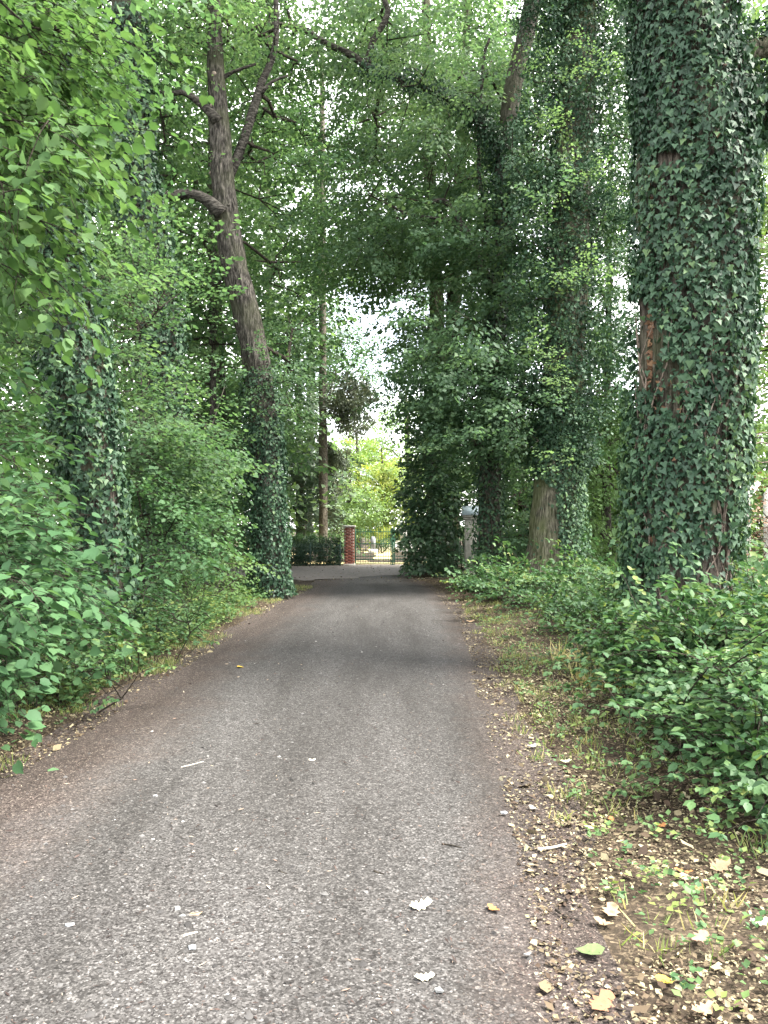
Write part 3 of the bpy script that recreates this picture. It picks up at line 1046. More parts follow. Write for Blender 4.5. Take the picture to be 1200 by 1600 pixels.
for (cx, cy) in [(905, 100), (960, 105), (900, 130), (895, 200), (850, 215), (950, 270), (905, 285), (860, 350), (920, 430), (890, 445), (870, 590), (850, 560), (920, 425), (880, 720), (845, 95), (875, 570)]:
    p = at(cx, cy, Y - 1.5) + rng.normal(0, 0.18, (4, 3))
    place(lv, T_oak, p, dirs(p, (-0.3, -0.6, 0.1)), rng.uniform(0.45, 0.75, 4), base=0.95)
lv.build('oak_sprigs', 'oval', M['canopy'], G)
skeleton(nodes_of(cG), bp[::6], 0.01, 0.05, M['twig'], G)
gp = region(760, -600, 1150, -20, 17, 23, 70, 7, 0.7)
crown(G, [(gp, T_horn, (-0.3, -0.2, -0.05), 1.7, 0.5)], nodes_of(cG, 10), 'wide', M['canopy'], name='crown', rmin=0.012)

# ---- hornbeam-like tree with the ivy arch limb over the lane (F)
Y = 21.5
ctrl = px_trunk([(764, 912, 42), (765, 850, 37), (766, 760, 34), (770, 600, 32), (781, 450, 31), (787, 330, 30), (790, 230, 30), (803, 130, 29), (828, 20, 27), (850, -120, 24), (880, -500, 14)], Y)
Fh = tree_root('arching_tree', 'dark trunk beside the stone pillar whose ivied limb arches high over the lane', ctrl)
V, Fs, cF = trunk_geo(ctrl, 40, 0.14, 0.05, 14, 0.45, 2.2)
obj('trunk', V, Fs, M['oak_bark'], Fh, smooth=True)
a1, _ = limb(Fh, pxl([(789, 250, 22), (755, 195, 19), (700, 150, 16), (640, 130, 14), (585, 112, 13), (552, 88, 12), (510, 68, 9), (470, 45, 8), (420, 38, 7), (380, 52, 5)], Y), M['limb_bark'])
a2, _ = limb(Fh, pxl([(572, 108, 12), (582, 66, 10), (600, 35, 10), (606, 14, 9), (596, -20, 9), (600, -120, 7)], Y), M['limb_bark'])
a3, _ = limb(Fh, pxl([(776, 450, 18), (752, 420, 14), (735, 375, 12), (712, 335, 10), (693, 313, 8), (668, 318, 5)], Y - 0.3), M['limb_bark'])
a4, _ = limb(Fh, pxl([(738, 372, 8), (700, 345, 5), (655, 338, 4)], Y - 0.3), M['limb_bark'])
a5, _ = limb(Fh, pxl([(752, 418, 9), (760, 340, 8), (748, 260, 6), (755, 100, 5), (765, 60, 4)], Y + 0.5), M['limb_bark'])
lv = Leaves()
ivy_on(lv, cF, 0.3, 12, 380, 0.095, 0.12)
ivy_on(lv, a1[: int(len(a1) * 0.62)], 0, 40, 420, 0.085, 0.15)
ivy_on(lv, a3[: len(a3) // 2], 0, 40, 150, 0.09, 0.08)
q = a1[: int(len(a1) * 0.6)]
ip = q[rng.integers(0, len(q), 60), :3] + rng.normal(0, 0.22, (60, 3))
place(lv, T_ivybush, ip, rng.normal(0, 1, ip.shape), rng.uniform(0.5, 0.9, 60), base=0.5)
ip = np.array([at(rng.uniform(755, 815), rng.uniform(190, 330), Y + rng.uniform(-.8, .4)) for _ in range(90)])
place(lv, T_ivybush, ip, rng.normal(0, 1, ip.shape), rng.uniform(0.6, 1.0, 90), base=0.5)
lv.build('ivy', 'wide', M['ivy'], Fh)
fp = [(region(700, 560, 835, 690, 18.5, 22, 120, 8, 0.4), T_horn, (-0.7, -0.4, -0.1), 1.0, 0.3),
      (region(670, 600, 770, 670, 19, 22, 36, 8, 0.35), T_horn, (-0.8, -0.3, -0.1), 1.0, 0.3),
      (region(800, 690, 850, 880, 20.5, 23, 60, 8, 0.35), T_horn, (-0.4, -0.4, -0.1), 0.9, 0.35),
      (region(690, 380, 860, 560, 19, 24, 115, 7, 0.45), T_horn, (-0.6, -0.3, -0.1), 1.1, 0.4),
      (region(665, 250, 840, 400, 19, 25, 85, 6, 0.45), T_horn, (-0.6, -0.3, -0.1), 1.1, 0.5),
      (region(560, 60, 880, 250, 22, 27, 170, 6, 0.5), T_horn, (-0.5, -0.3, -0.1), 1.1, 0.62),
      (region(390, -60, 640, 150, 22.2, 27, 130, 6, 0.5), T_horn, (-0.5, -0.4, -0.15), 1.1, 0.62),
      (region(610, 90, 800, 230, 19.0, 20.8, 24, 4, .3), T_horn, (-.6, -.3, -.1), .9, .65),
      (region(540, 200, 690, 420, 20, 26, 80, 6, 0.45), T_horn, (-0.7, -0.3, -0.15), 1.05, 0.5),
      (region(450, -600, 900, -60, 18, 26, 50, 6, 0.7), T_horn, (-0.4, -0.2, -0.1), 1.6, 0.55)]
base = np.concatenate([nodes_of(cF, 2.2), a1[::2, :3], a2[::2, :3], a3[::2, :3], a4[::2, :3], a5[::2, :3]])
crown(Fh, fp, base, 'wide', M['dark_canopy'])

# ---- two trunks behind the dark laurel (E)
Y = 30.0
ctrl = px_trunk([(681, 890, 26), (681, 640, 24), (683, 540, 23), (679, 400, 21), (670, 250, 19), (667, 80, 16), (665, -150, 9)], Y)
E1 = tree_root('tall_tree', 'tall straight trunk rising behind the dark laurel beside the gate', ctrl)
V, Fs, cE = trunk_geo(ctrl, 28, 0.3, 0.05, 12, 0.3, 0.4)
obj('trunk', V, Fs, M['pale_bark'], E1, smooth=True)
lv = Leaves()
ivy_on(lv, cE, 3.5, 6.6, 260, 0.12, 0.35)
lv.build('ivy', 'wide', M['ivy'], E1)
ep = [(region(600, 340, 720, 470, 28, 33, 90, 6, 0.5), T_horn, (-0.5, -0.3, -0.1), 1.3, 0.5),
      (region(590, 180, 720, 340, 28, 33, 70, 6, 0.5), T_horn, (-0.5, -0.3, -0.1), 1.3, 0.55),
      (region(640, 500, 720, 640, 28, 32, 60, 5, 0.4), T_horn, (-0.6, -0.3, -0.1), 1.15, 0.45),
      (region(480, 330, 660, 470, 27, 33, 110, 6, 0.5), T_horn, (-0.5, -0.3, -0.1), 1.3, 0.5)]
ep += [(region(560, -80, 740, 180, 27, 34, 150, 6, .6), T_horn, (-.3, -.3, -.1), 1.35, .6)]
crown(E1, ep, nodes_of(cE, 6), 'wide', M['canopy'])
ctrl = px_trunk([(704, 890, 25), (706, 760, 24), (705, 700, 24), (704, 560, 22), (712, 400, 20), (722, 200, 16), (730, 0, 11)], 31.5)
E2 = tree_root('tall_tree', 'bare trunk with a pale knot hole, behind the laurel and the bright bush', ctrl)
V, Fs, cE2 = trunk_geo(ctrl, 28, 0.3, 0.05, 12, 0.3, 3.4)
obj('trunk', V, Fs, M['pale_bark'], E2, smooth=True)
kp = at(702, 722, 31.5 - 0.36)
ring = [(kp[0] + 0.13 * math.cos(a), kp[1] - 0.02 * (k % 2), kp[2] + 0.13 * math.sin(a)) for k, a in enumerate(np.linspace(0, 2 * math.pi, 13))]
MB().tube(ring, 0.045, 6).build('knot', M['cut'], E2, smooth=True)
crown(E2, [(region(680, -60, 830, 250, 29, 34, 110, 6, .6), T_horn, (-.3, -.3, -.1), 1.35, .65), (region(690, 250, 800, 520, 29, 34, 90, 6, 0.5), T_horn, (-0.3, -0.3, -0.1), 1.3, 0.5)], nodes_of(cE2, 7), 'wide', M['canopy'])

# ---- dark laurel beside the gate
L0 = at(690, 905, 27.5)


def shrub(name, label, cat, base, pts, tmpls, tm, mat, sc=1.0, tone=0.5, stems=5, nparts=0, twr=None, mean=None, group=None, out=0.9, mid=None, rmin=0.006):
    t = thing(name, label, cat, (base[0], base[1], 0), group)
    lv, tw = Leaves(), (MB() if twr else None)
    c = pts.mean(0) if mid is None else mid
    d = dirs(pts, mean if mean is not None else (0, -0.2, 0.0), 0.45, c, out)
    place(lv, tmpls, pts, d, sc * rng.uniform(0.75, 1.25, len(pts)), base=tone, twigs=tw, twr=twr or 0.004)
    lv.build('foliage', tm, mat, t, nparts)
    if tw is not None:
        tw.build('twigs', M['twig'], t, kind='stuff')
    nd = []
    hi = np.percentile(pts[:, 2], 75)
    ext = pts.std(0)
    for k in range(stems):
        e = c + np.array([rng.normal(0, ext[0] * .8), rng.normal(0, ext[1] * .8), 0])
        z = hi * rng.uniform(0.6, 1.0)
        b0 = np.array([base[0] + rng.normal(0, .15), base[1] + rng.normal(0, .15), -0.05])
        s_ = spline([(*b0, .03), (*(b0 * .6 + np.array([e[0], e[1], z]) * .4), .022), (e[0], e[1], z, .008)], 0.25)
        MB().tube(s_[:, :3], np.clip(s_[:, 3], .006, 1), 6).build('stem', M['oak_bark'], t, smooth=True)
        nd.append(s_[1:, :3])
    skeleton(np.concatenate(nd), pts, rmin, 0.03, M['twig'], t)
    return t


lp = []
for k in range(420):
    py = rng.uniform(640, 902)
    lo = np.interp(py, [640, 700, 760, 830, 880, 902], [676, 660, 652, 642, 646, 664])
    hi = np.interp(py, [640, 720, 760, 800, 902], [696, 698, 700, 704, 706])
    lp.append(at(rng.uniform(lo, hi), py, rng.uniform(25.6, 28.5)))
shrub('laurel_bush', 'dark dense evergreen bush bulging over the lane beside the gate', 'bush', L0, np.array(lp), T_laurel, 'wide', M['laurel'], 0.95, 0.45, 6, out=0.8, mean=(-0.1, -0.4, -0.15))
shrub('leafy_bush', 'bright green young bush squeezed between dark laurel and stone pillar', 'bush', at(725, 890, 28.6), region(700, 750, 735, 800, 28.2, 29.2, 30, 6, 0.2), T_laurel, 'quad', M['hazel'], 0.7, 0.8, 4)

# ---- bare leaning oak on the left (C)
Y = 18.0
ctrl = px_trunk([(424, 942, 56), (421, 900, 47), (417, 800, 44), (415, 700, 43), (406, 600, 42), (388, 500, 42), (364, 400, 40), (350, 300, 37), (343, 200, 31), (338, 120, 27), (336, 40, 22), (328, -120, 18), (320, -500, 10)], Y)
Cq = tree_root('leaning_oak', 'leaning oak with a bare dark trunk above and ivy round its foot', ctrl)
V, Fs, cC = trunk_geo(ctrl, 72, 0.08, 0.10, 26, 0.5, 7.7)
obj('trunk', V, Fs, M['oak_bark'], Cq, smooth=True)
c1, o1 = limb(Cq, pxl([(348, 335, 26), (330, 318, 20), (312, 307, 17), (290, 303, 16), (272, 306, 15), (253, 306, 14)], Y - 0.2), M['limb_bark'])
MB().tube([c1[-1, :3] + np.array([0.02, 0, 0]), c1[-1, :3] - np.array([0.015, 0, 0])], c1[-1, 3] * 0.93, 12).build('cut_face', M['cut'], o1)
c2, _ = limb(Cq, pxl([(341, 190, 18), (325, 172, 14), (305, 155, 12), (285, 144, 9), (262, 147, 7), (230, 140, 4)], Y - 0.2), M['limb_bark'])
c3, _ = limb(Cq, pxl([(352, 290, 16), (375, 235, 15), (398, 165, 14), (408, 130, 12), (424, 95, 10), (432, 45, 9), (428, -60, 6)], Y + 0.3), M['limb_bark'])
c4, _ = limb(Cq, pxl([(338, 128, 9), (365, 112, 5), (400, 100, 4)], Y), M['limb_bark'])
c5, _ = limb(Cq, pxl([(404, 150, 8), (425, 128, 5), (450, 118, 3)], Y + 0.3), M['limb_bark'])
for (kx, ky, kr) in [(334, 171, 3.2), (331, 273, 2.6), (337, 122, 3.4), (360, 327, 2.2)]:
    p = at(kx, ky, Y)
    rr = np.interp(p[2], cC[:, 2], cC[:, 3])
    cx = np.interp(p[2], cC[:, 2], cC[:, 0])
    dx = np.clip(p[0] - cx, -rr * .9, rr * .9)
    p[1] = Y - math.sqrt(rr * rr - dx * dx) - 0.01
    k = kr / F * Y
    MB().tube([p + np.array([0, 0.10, 0]), p + np.array([0, 0.03, 0]), p + np.array([0, 0.0, 0])], [k * 1.35, k * 1.2, k * 0.8], 12).build('knot', M['cut'] if ky != 327 else M['oak_bark'], Cq, smooth=True)
lv = Leaves()
ivy_on(lv, cC, 0.02, 4.1, 1250, 0.074, 0.14, lambda X, e, u: ~((vnoise(X * 2.5) < 0.16) & (u < .6)), base=0.30)
ivy_on(lv, cC, 4.0, 5.3, 420, 0.074, 0.15, base=0.35)
lv.build('ivy', 'wide', M['ivy'], Cq)
sp = np.array([at(rng.normal(400, 10), rng.uniform(530, 580), Y - .35) for _ in range(14)])
cp_ = [(region(250, -30, 430, 80, 17.5, 21, 120, 6, 0.4), T_oak, (0, -0.3, 0.05), 0.9, 0.65),
       (region(170, 90, 300, 330, 18.5, 22, 110, 6, 0.4), T_oak, (-0.3, -0.3, -0.05), 0.95, 0.5),
       (region(395, 90, 500, 330, 18.8, 23, 110, 6, 0.45), T_oak, (0.4, -0.3, -0.05), 0.95, 0.5),
       (region(200, -500, 420, -30, 15, 22, 50, 6, 0.6), T_oak, (0, 0, 0), 1.7, 0.5),
       (region(415, 330, 480, 600, 19, 24, 60, 5, 0.4), T_oak, (0.5, -0.3, -0.1), 0.95, 0.45)]
base = np.concatenate([nodes_of(cC, 6), c2[::2, :3], c3[::2, :3], c4[1:, :3], c5[1:, :3]])
crown(Cq, cp_, base, 'wide', M['canopy'])
el = Leaves()                                            # epicormic sprigs round the ivy collar
sp = region(385, 550, 460, 660, 17.0, 18.2, 24, 6, 0.3)
place(el, T_under, sp, dirs(sp, (0.3, -0.6, -0.05)), 0.8, base=0.35)
el.build('sprigs', 'wide', M['dark_canopy'], Cq)
skeleton(nodes_of(cC, 2.5), sp, 0.006, 0.03, M['twig'], Cq)

# ---- ivy trunk in the left thicket, nearest (A)
Y = 11.2
ctrl = px_trunk([(172, 1000, 74), (164, 900, 62), (152, 780, 66), (138, 680, 74), (118, 540, 78), (98, 400, 74), (84, 250, 66), (76, 100, 60), (70, -150, 52), (60, -600, 30)], Y)
A = tree_root('ivy_clad_tree', 'ivy-sheathed trunk in the thicket nearest the camera, leaning left behind hazel', ctrl)
V, Fs, cA = trunk_geo(ctrl, 48, 0.12, 0.06, 16, 0.35, 9.3)
obj('trunk', V, Fs, M['big_bark'], A, smooth=True)
lv = Leaves()
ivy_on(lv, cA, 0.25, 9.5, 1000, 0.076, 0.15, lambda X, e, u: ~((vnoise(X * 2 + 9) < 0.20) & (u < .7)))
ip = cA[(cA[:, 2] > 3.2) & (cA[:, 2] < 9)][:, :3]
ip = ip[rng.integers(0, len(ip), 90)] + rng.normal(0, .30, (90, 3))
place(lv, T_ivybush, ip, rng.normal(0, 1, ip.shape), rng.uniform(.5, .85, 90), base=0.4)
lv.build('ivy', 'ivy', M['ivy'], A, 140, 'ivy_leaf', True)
crown(A, [(region(-200, 0, 150, 420, 12, 15, 60, 6, .4), T_horn, (0.4, -0.3, -.1), 1.0, 0.5),
          (region(-400, -700, 200, -20, 7, 15, 70, 6, .6), T_horn, (0.3, -0.1, -.1), 1.5, 0.5)], nodes_of(cA, 5), 'wide', M['canopy'])

# ---- second ivy trunk in the left thicket (B)
Y = 17.5
ctrl = px_trunk([(276, 955, 58), (268, 850, 46), (263, 750, 46), (257, 600, 46), (243, 450, 48), (222, 320, 50), (208, 230, 48), (200, 80, 44), (194, -100, 38), (185, -500, 20)], Y)
B = tree_root('ivy_clad_tree', 'ivy-sheathed trunk between the leaning oak and the nearest thicket trunk', ctrl)
V, Fs, cB = trunk_geo(ctrl, 40, 0.15, 0.06, 14, 0.35, 6.3)
obj('trunk', V, Fs, M['oak_bark'], B, smooth=True)
lv = Leaves()
ivy_on(lv, cB, 0.3, 13.5, 620, 0.105, 0.24)
lv.build('ivy', 'wide', M['ivy'], B)
crown(B, [(region(100, 20, 290, 330, 18, 22, 90, 6, .45), T_horn, (-0.1, -0.3, -.1), 1.05, 0.5),
          (region(0, -600, 300, 0, 14, 21, 50, 6, .7), T_horn, (0.1, -0.1, -.1), 1.7, 0.5)], nodes_of(cB, 6), 'wide', M['canopy'])

# ---- lime sapling whose leaves hang into the upper left corner
lb = np.array([-5.6, 5.4, 0])
Lt = thing('lime_tree', 'lime tree sending bright fresh leaves into view above the left thicket', 'tree', tuple(lb))
ctrl = [(-5.6, 5.4, -.1, .14), (-5.5, 5.5, 2, .12), (-5.3, 5.7, 4, .09), (-5.1, 6.0, 6.5, .06), (-5.0, 6.2, 8.5, .03)]
V, Fs, cL = trunk_geo(ctrl, 20, .2, .04, 8, .3, .2)
obj('trunk', V, Fs, M['oak_bark'], Lt, smooth=True)
lpts = [(region(-160, -60, 60, 120, 5.4, 8.0, 100, 4, .22), T_lime, (0.8, 0.25, -.25), 1.0, .5),
        (region(-160, 90, 70, 240, 5.4, 8.0, 84, 4, .22), T_lime, (0.8, 0.25, -.3), 1.0, .55),
        (region(-160, 230, 10, 400, 5.2, 7.4, 54, 4, .2), T_lime, (0.75, 0.2, -.4), 1.0, .5),
        (region(70, 10, 130, 140, 6.4, 7.4, 9, 3, .15), T_lime, (0.9, 0.2, -.2), .8, .6),
        (region(-260, 420, -60, 620, 5.4, 7.4, 16, 4, .2), T_lime, (0.7, 0.2, -.4), .95, .45),
        (blob((-3.6, 1.5, 7.6), (2.4, 3.5, 1.2), 40), T_horn, (0.5, -.2, -.1), 1.4, .5)]
crown(Lt, lpts[:5], nodes_of(cL, 2.5, 2), 'round', M['lime'], nparts=300, twr=0.0035, rmin=.005, rmax=.05)
crown(Lt, lpts[5:], nodes_of(cL, 6, 2), 'wide', M['lime'], name='upper_crown', rmin=.01)

# ---- left understorey shrubs
def pix_region(rows, n, clump=5, spread=.2):
    return np.concatenate([region(*r_, int(n * wgt), clump, spread) for *r_, wgt in rows])


P_ = pix_region([(-130, 815, 20, 950, 5.6, 7.4, .42), (-140, 940, -5, 1080, 5.0, 6.2, .36), (-20, 890, 70, 985, 6.8, 8.4, .22)], 185, 4, .16)
shrub('hazel_bush', 'round-leaved hazel bush crowding the verge at the very front', 'bush', (-4.0, 6.6), P_, T_hazel, 'round', M['hazel'], .95, .5, 7, 300, .003, (0.6, -0.5, -.1), mid=np.array([-4.0, 6.8, .8]))
P_ = pix_region([(-130, 560, -20, 830, 6.2, 9, .8), (-40, 660, 10, 860, 8, 10.4, .2)], 90, 4, .22)
shrub('hazel_bush', 'taller hazel rising at the picture edge above the front hazel', 'bush', (-5.4, 8.4), P_, T_hazel, 'round', M['hazel'], 1.0, .5, 5, 120, .003, (0.7, -0.4, -.1), mid=np.array([-5, 8.6, 2]))
P_ = pix_region([(190, 740, 270, 850, 12, 15, .55), (240, 780, 300, 860, 12.4, 14.5, .25), (190, 850, 270, 930, 11.5, 13.5, .2)], 74, 5, .25)
shrub('hazel_bush', 'spreading hazel with flat layered twigs beside the leaning oak', 'bush', (-4.2, 13.6), P_, T_under, 'oval', M['hazel'], .95, .62, 6, 60, .0035, (0.7, -0.4, -.05), mid=np.array([-4.2, 13.8, 1.2]))
P_ = pix_region([(-60, 520, 20, 660, 9.0, 10.6, .5), (-40, 400, 80, 520, 8.2, 10.4, .5)], 55, 5, .25)
shrub('beech_sapling', 'slender beech sapling veiling the nearest ivied trunk', 'tree', (-4.9, 9.6), P_, T_under, 'oval', M['canopy'], .9, .55, 3, 30, .003, (0.5, -0.4, -.1), mid=np.array([-5, 10, 3.4]))
P_ = pix_region([(150, 400, 255, 590, 13, 17, .65), (220, 590, 290, 700, 14, 17, .35)], 105, 6, .35)
shrub('beech_sapling', 'beech sapling spreading in layers between second ivied trunk and leaning oak', 'tree', (-4.6, 15.2), P_, T_under, 'wide', M['canopy'], 1.0, .5, 4, 0, .003, (0.4, -0.4, -.1), mid=np.array([-4.6, 15.4, 4.2]))
P_ = pix_region([(185, 620, 260, 760, 13, 16.5, .7), (240, 690, 290, 790, 14, 17, .3)], 62, 6, .35)
shrub('beech_sapling', 'low beech sapling under the second ivied trunk', 'tree', (-5.3, 14.8), P_, T_under, 'wide', M['canopy'], 1.0, .45, 4, 0, .003, (0.4, -0.4, -.1), mid=np.array([-5.2, 15.2, 2.2]))
P_ = pix_region([(195, 650, 240, 800, 13.5, 15.5, .3), (-60, 620, 40, 850, 11.5, 14, .7)], 100, 6, .35)
shrub('beech_sapling', 'shaded beech sapling behind the nearest ivied trunk', 'tree', (-6.6, 12.6), P_, T_under, 'wide', M['dark_canopy'], 1.0, .5, 4, 0, None, (0.4, -0.4, -.1), mid=np.array([-6.4, 13, 2.4]))
P_ = pix_region([(310, 860, 345, 930, 15, 17, .5), (270, 870, 320, 940, 13.5, 15, .5)], 34, 5, .2)
shrub('elder_bush', 'pale yellowish small bush at the foot of the leaning oak', 'bush', (-3.9, 15.4), P_, T_under, 'oval', M['lime'], .6, .85, 4, 0, .003, (0.4, -0.4, -.1))

# ---- thin background stems and crowns (left of the gate)
def bg_tree(name, label, rows, Y_, specs, tm, mat, bark, sides=14, cat='tree', rmin=.012, nd=3.0):
    ctrl = px_trunk(rows, Y_)
    t = tree_root(name, label, ctrl, cat)
    V, Fs, c = trunk_geo(ctrl, sides, .5, .04, 8, .3, Y_)
    obj('trunk', V, Fs, bark, t, smooth=True)
    crown(t, specs, nodes_of(c, nd), tm, mat, wood=M['twig'], rmin=rmin)
    return t


bg_tree('slim_tree', 'slim dark stem standing deep in the wood left of the leaning oak', [(338, 900, 13), (332, 560, 11), (330, 380, 9), (328, 200, 6), (326, 60, 3)], 25,
        [(region(220, 330, 400, 560, 23, 28, 100, 6, .6), T_horn, (0, -.3, -.05), 1.35, .5), (region(200, 60, 420, 330, 23, 28, 90, 6, .6), T_horn, (0, -.3, -.05), 1.35, .6)], 'wide', M['canopy'], M['oak_bark'])
bg_tree('slim_tree', 'dark slender stem just left of the leaning oak, low crown', [(352, 900, 15), (346, 600, 13), (340, 440, 10), (338, 300, 5)], 29,
        [(region(240, 560, 420, 800, 26, 32, 150, 6, .6), T_horn, (0, -.3, -.05), 1.35, .45)], 'wide', M['canopy'], M['oak_bark'])
bg_tree('spruce_tree', 'straight slim spruce trunk behind the clipped hedge, brown branches drooping', [(505, 845, 15), (505, 700, 13), (504, 560, 12), (504, 330, 10), (503, 50, 6)], 38,
        [(region(510, 590, 560, 680, 36.5, 39, 9, 2, .35), T_hang, (0.9, -.2, -.35), .6, .35), (region(515, 570, 575, 640, 37, 39, 5, 2, .3), T_hang, (0.9, -.2, -.45), .7, .35),
         (region(512, 680, 520, 820, 38, 40, 14, 3, .2), T_hang, (0.3, .3, -.6), .5, .35)], 'quad', M['spruce'], M['spruce_bark'], 16, rmin=.012)
bg_tree('pine_tree', 'pale thin pine trunk high between the leaning oak and the spruce', [(424, 860, 11), (421, 540, 10), (420, 430, 9), (418, 250, 7), (416, 80, 4)], 46,
        [(region(390, 180, 560, 420, 43, 50, 90, 6, 1.0), T_far, (0, -.3, 0), .9, .5)], 'wide', M['canopy'], M['spruce_bark'])
bg_tree('fir_tree', 'pale grey-green fir with layered boughs left of the spruce trunk', [(470, 850, 16), (468, 700, 12), (466, 560, 6), (465, 470, 2)], 42,
        [(region(440, 600, 500, 820, 40, 44, 70, 4, .5), T_fir, (0, -.6, -.2), 1.0, .6), (region(448, 500, 490, 610, 40, 44, 22, 4, .5), T_fir, (0, -.6, -.2), .9, .6)], 'quad', M['conifer'], M['spruce_bark'], nd=1.0)
bg_tree('beech_tree', 'beech spreading a leafy screen across the sky above the spruce', [(482, 860, 13), (486, 600, 11), (492, 430, 8), (498, 260, 5)], 52,
        [(region(420, 440, 560, 620, 45, 55, 130, 6, .9), T_far, (0, -.3, -.1), .8, .5), (region(430, 200, 640, 430, 44, 54, 130, 6, 1.0), T_far, (0, -.3, -.1), .8, .5),
         (region(560, 520, 650, 640, 48, 55, 26, 4, .8), T_far, (0, -.3, -.1), .7, .55)], 'wide', M['canopy'], M['oak_bark'])
bg_tree('golden_tree', 'glowing yellow-green tree beyond the gate in full sun', [(601, 862, 12), (600, 800, 10), (598, 740, 5), (596, 700, 2)], 60,
        [(np.concatenate([blob(at(600, 790, 60), (2.2, 2, 2.3), 150), blob(at(608, 748, 60), (1.4, 1.4, 1.6), 70)]), T_far, (0, -.3, -.05), .85, .7)], 'wide', M['yellow'], M['oak_bark'])
bg_tree('golden_tree', 'tall pale-gold tree beyond the gate behind the drooping spruce', [(560, 862, 12), (560, 780, 10), (558, 700, 5), (556, 670, 2)], 68,
        [(blob(at(560, 735, 68), (2.8, 2, 3.2), 190), T_far, (0, -.3, -.05), .9, .5)], 'wide', M['yellow'], M['oak_bark'])
bg_tree('pale_tree', 'pale green rounded tree beyond the gate, left of the golden one', [(545, 862, 12), (546, 800, 9), (547, 750, 4)], 56,
        [(blob(at(550, 800, 56), (2.6, 1.6, 1.9), 190), T_far, (0, -.3, -.05), .8, .5)], 'wide', M['pale'], M['oak_bark'])
bg_tree('pale_tree', 'tall tree in haze-pale leaf colour filling the gap above the golden tree', [(640, 862, 18), (640, 760, 14), (636, 680, 8), (634, 610, 3)], 84,
        [(blob(at(632, 700, 84), (5.0, 3, 6.0), 260), T_far, (0, -.3, -.05), 1.1, .5), (blob(at(560, 740, 88), (7, 3, 6.5), 240), T_far, (0, -.3, -.05), 1.2, .4)], 'wide', M['pale'], M['oak_bark'])  # distance haze is put into the pale leaf colour
bg_tree('pale_tree', 'pale green tree at the right end of the lawn behind the laurel', [(670, 862, 15), (672, 780, 10), (670, 700, 3)], 58,
        [(blob(at(660, 770, 58), (2.4, 2, 3.6), 150), T_far, (0, -.3, -.05), .7, .6)], 'wide', M['pale'], M['oak_bark'])

# ---- right background, sunlit
bg_tree('pale_tree', 'sunlit pale tree beyond the concrete fence posts', [(1230, 880, 30), (1225, 600, 24), (1220, 300, 16), (1215, 50, 8)], 24,
        [(region(1130, 250, 1330, 800, 22, 28, 170, 5, .6), T_horn, (-.3, -.3, -.1), 1.3, .6), (region(1130, -100, 1330, 250, 22, 28, 80, 5, .6), T_horn, (-.3, -.3, -.1), 1.3, .6)], 'wide', M['pale'], M['spruce_bark'])
bg_tree('beech_tree', 'sunlit beech glowing between the ivied oak and massive ivy tree', [(950, 890, 14), (948, 700, 12), (952, 400, 9), (955, 100, 5)], 27,
        [(region(885, 690, 1000, 890, 24, 30, 110, 5, .5), T_horn, (-.3, -.4, -.1), 1.1, .9), (region(890, 350, 1010, 690, 24, 30, 180, 6, .5), T_horn, (-.3, -.4, -.1), 1.15, .6),
         (region(890, -20, 1010, 350, 24, 30, 160, 6, .6), T_horn, (-.3, -.4, -.1), 1.2, .6)], 'wide', M['lime'], M['oak_bark'])
bg_tree('beech_tree', 'beech in shade between arching tree and ivied oak', [(815, 890, 12), (815, 700, 10), (818, 500, 8), (822, 300, 4)], 30,
        [(region(740, 700, 850, 890, 27, 32, 90, 5, .5), T_horn, (-.3, -.4, -.1), 1.2, .5), (region(740, 350, 860, 700, 27, 33, 110, 6, .6), T_horn, (-.3, -.4, -.1), 1.3, .5),
         (region(700, 0, 870, 350, 28, 34, 120, 6, .7), T_horn, (-.3, -.4, -.1), 1.35, .7)], 'wide', M['canopy'], M['oak_bark'])
P_ = region(1140, 800, 1260, 905, 13, 15, 46, 5, .25)
t = shrub('withered_bush', 'withered russet-brown bush in front of the concrete fence posts', 'bush', at(1195, 930, 14), region(1160, 795, 1230, 885, 13.5, 15.5, 22, 4, .2), T_under, 'quad', M['dead'], .7, .6, 4, 0, .004)
shrub('dark_bush', 'dark shaded bush right of the massive ivy tree', 'bush', at(1185, 950, 12.5), region(1130, 890, 1300, 960, 11.5, 13.5, 60, 5, .22), T_laurel, 'wide', M['dark_canopy'], .8, .35, 4)
shrub('leafy_bush', 'yellow-green sunny bush behind the withered brown one', 'bush', at(1165, 900, 16), region(1130, 840, 1230, 910, 15.8, 17.5, 36, 5, .25), T_under, 'wide', M['lime'], .8, .9, 4)

# ---- distant wood closing the view on both sides
def far_wood(x0, x1, y0, y1, ztop, n, tone, tmpl=T_far, sc=1.9):
    lv = Leaves()
    x = rng.uniform(x0, x1, n)
    y = rng.uniform(y0, y1, n)
    top = ztop * (0.75 + 0.5 * vnoise(np.stack([x * .12 + 9, y * .12 + 4, x * 0], 1)))
    z = 0.2 + rng.random(n) * top
    P = np.stack([x, y, z], 1)
    place(lv, tmpl, P, dirs(P, (0, -.5, -.1), .6), sc * rng.uniform(.8, 1.3, n), base=tone)
    o_ = lv.build('far_wood', 'wide', M['wood'])
    return o_


far_wood(-20, -5.0, 35, 44, 28, 1250, .5, sc=1.5)
far_wood(-42, -20, 34, 46, 27, 260, .5, sc=2.7)
far_wood(19.5, 29, 36, 46, 27, 520, .6, sc=1.6)
far_wood(29, 50, 34, 48, 27, 220, .6, sc=2.7)
far_wood(7.5, 17, 38, 44, 6.5, 360, .6)
far_wood(-80, 80, 100, 116, 13, 440, .6, sc=2.6)
far_wood(-20, -8.0, 20, 30, 20, 700, .45, T_horn, 1.7)
far_wood(-12, -4.6, 19, 23.5, 3.2, 260, .5, T_horn, 1.0)
far_wood(-16, -7.5, 8, 16, 5.5, 330, .45, T_horn, 1.0)

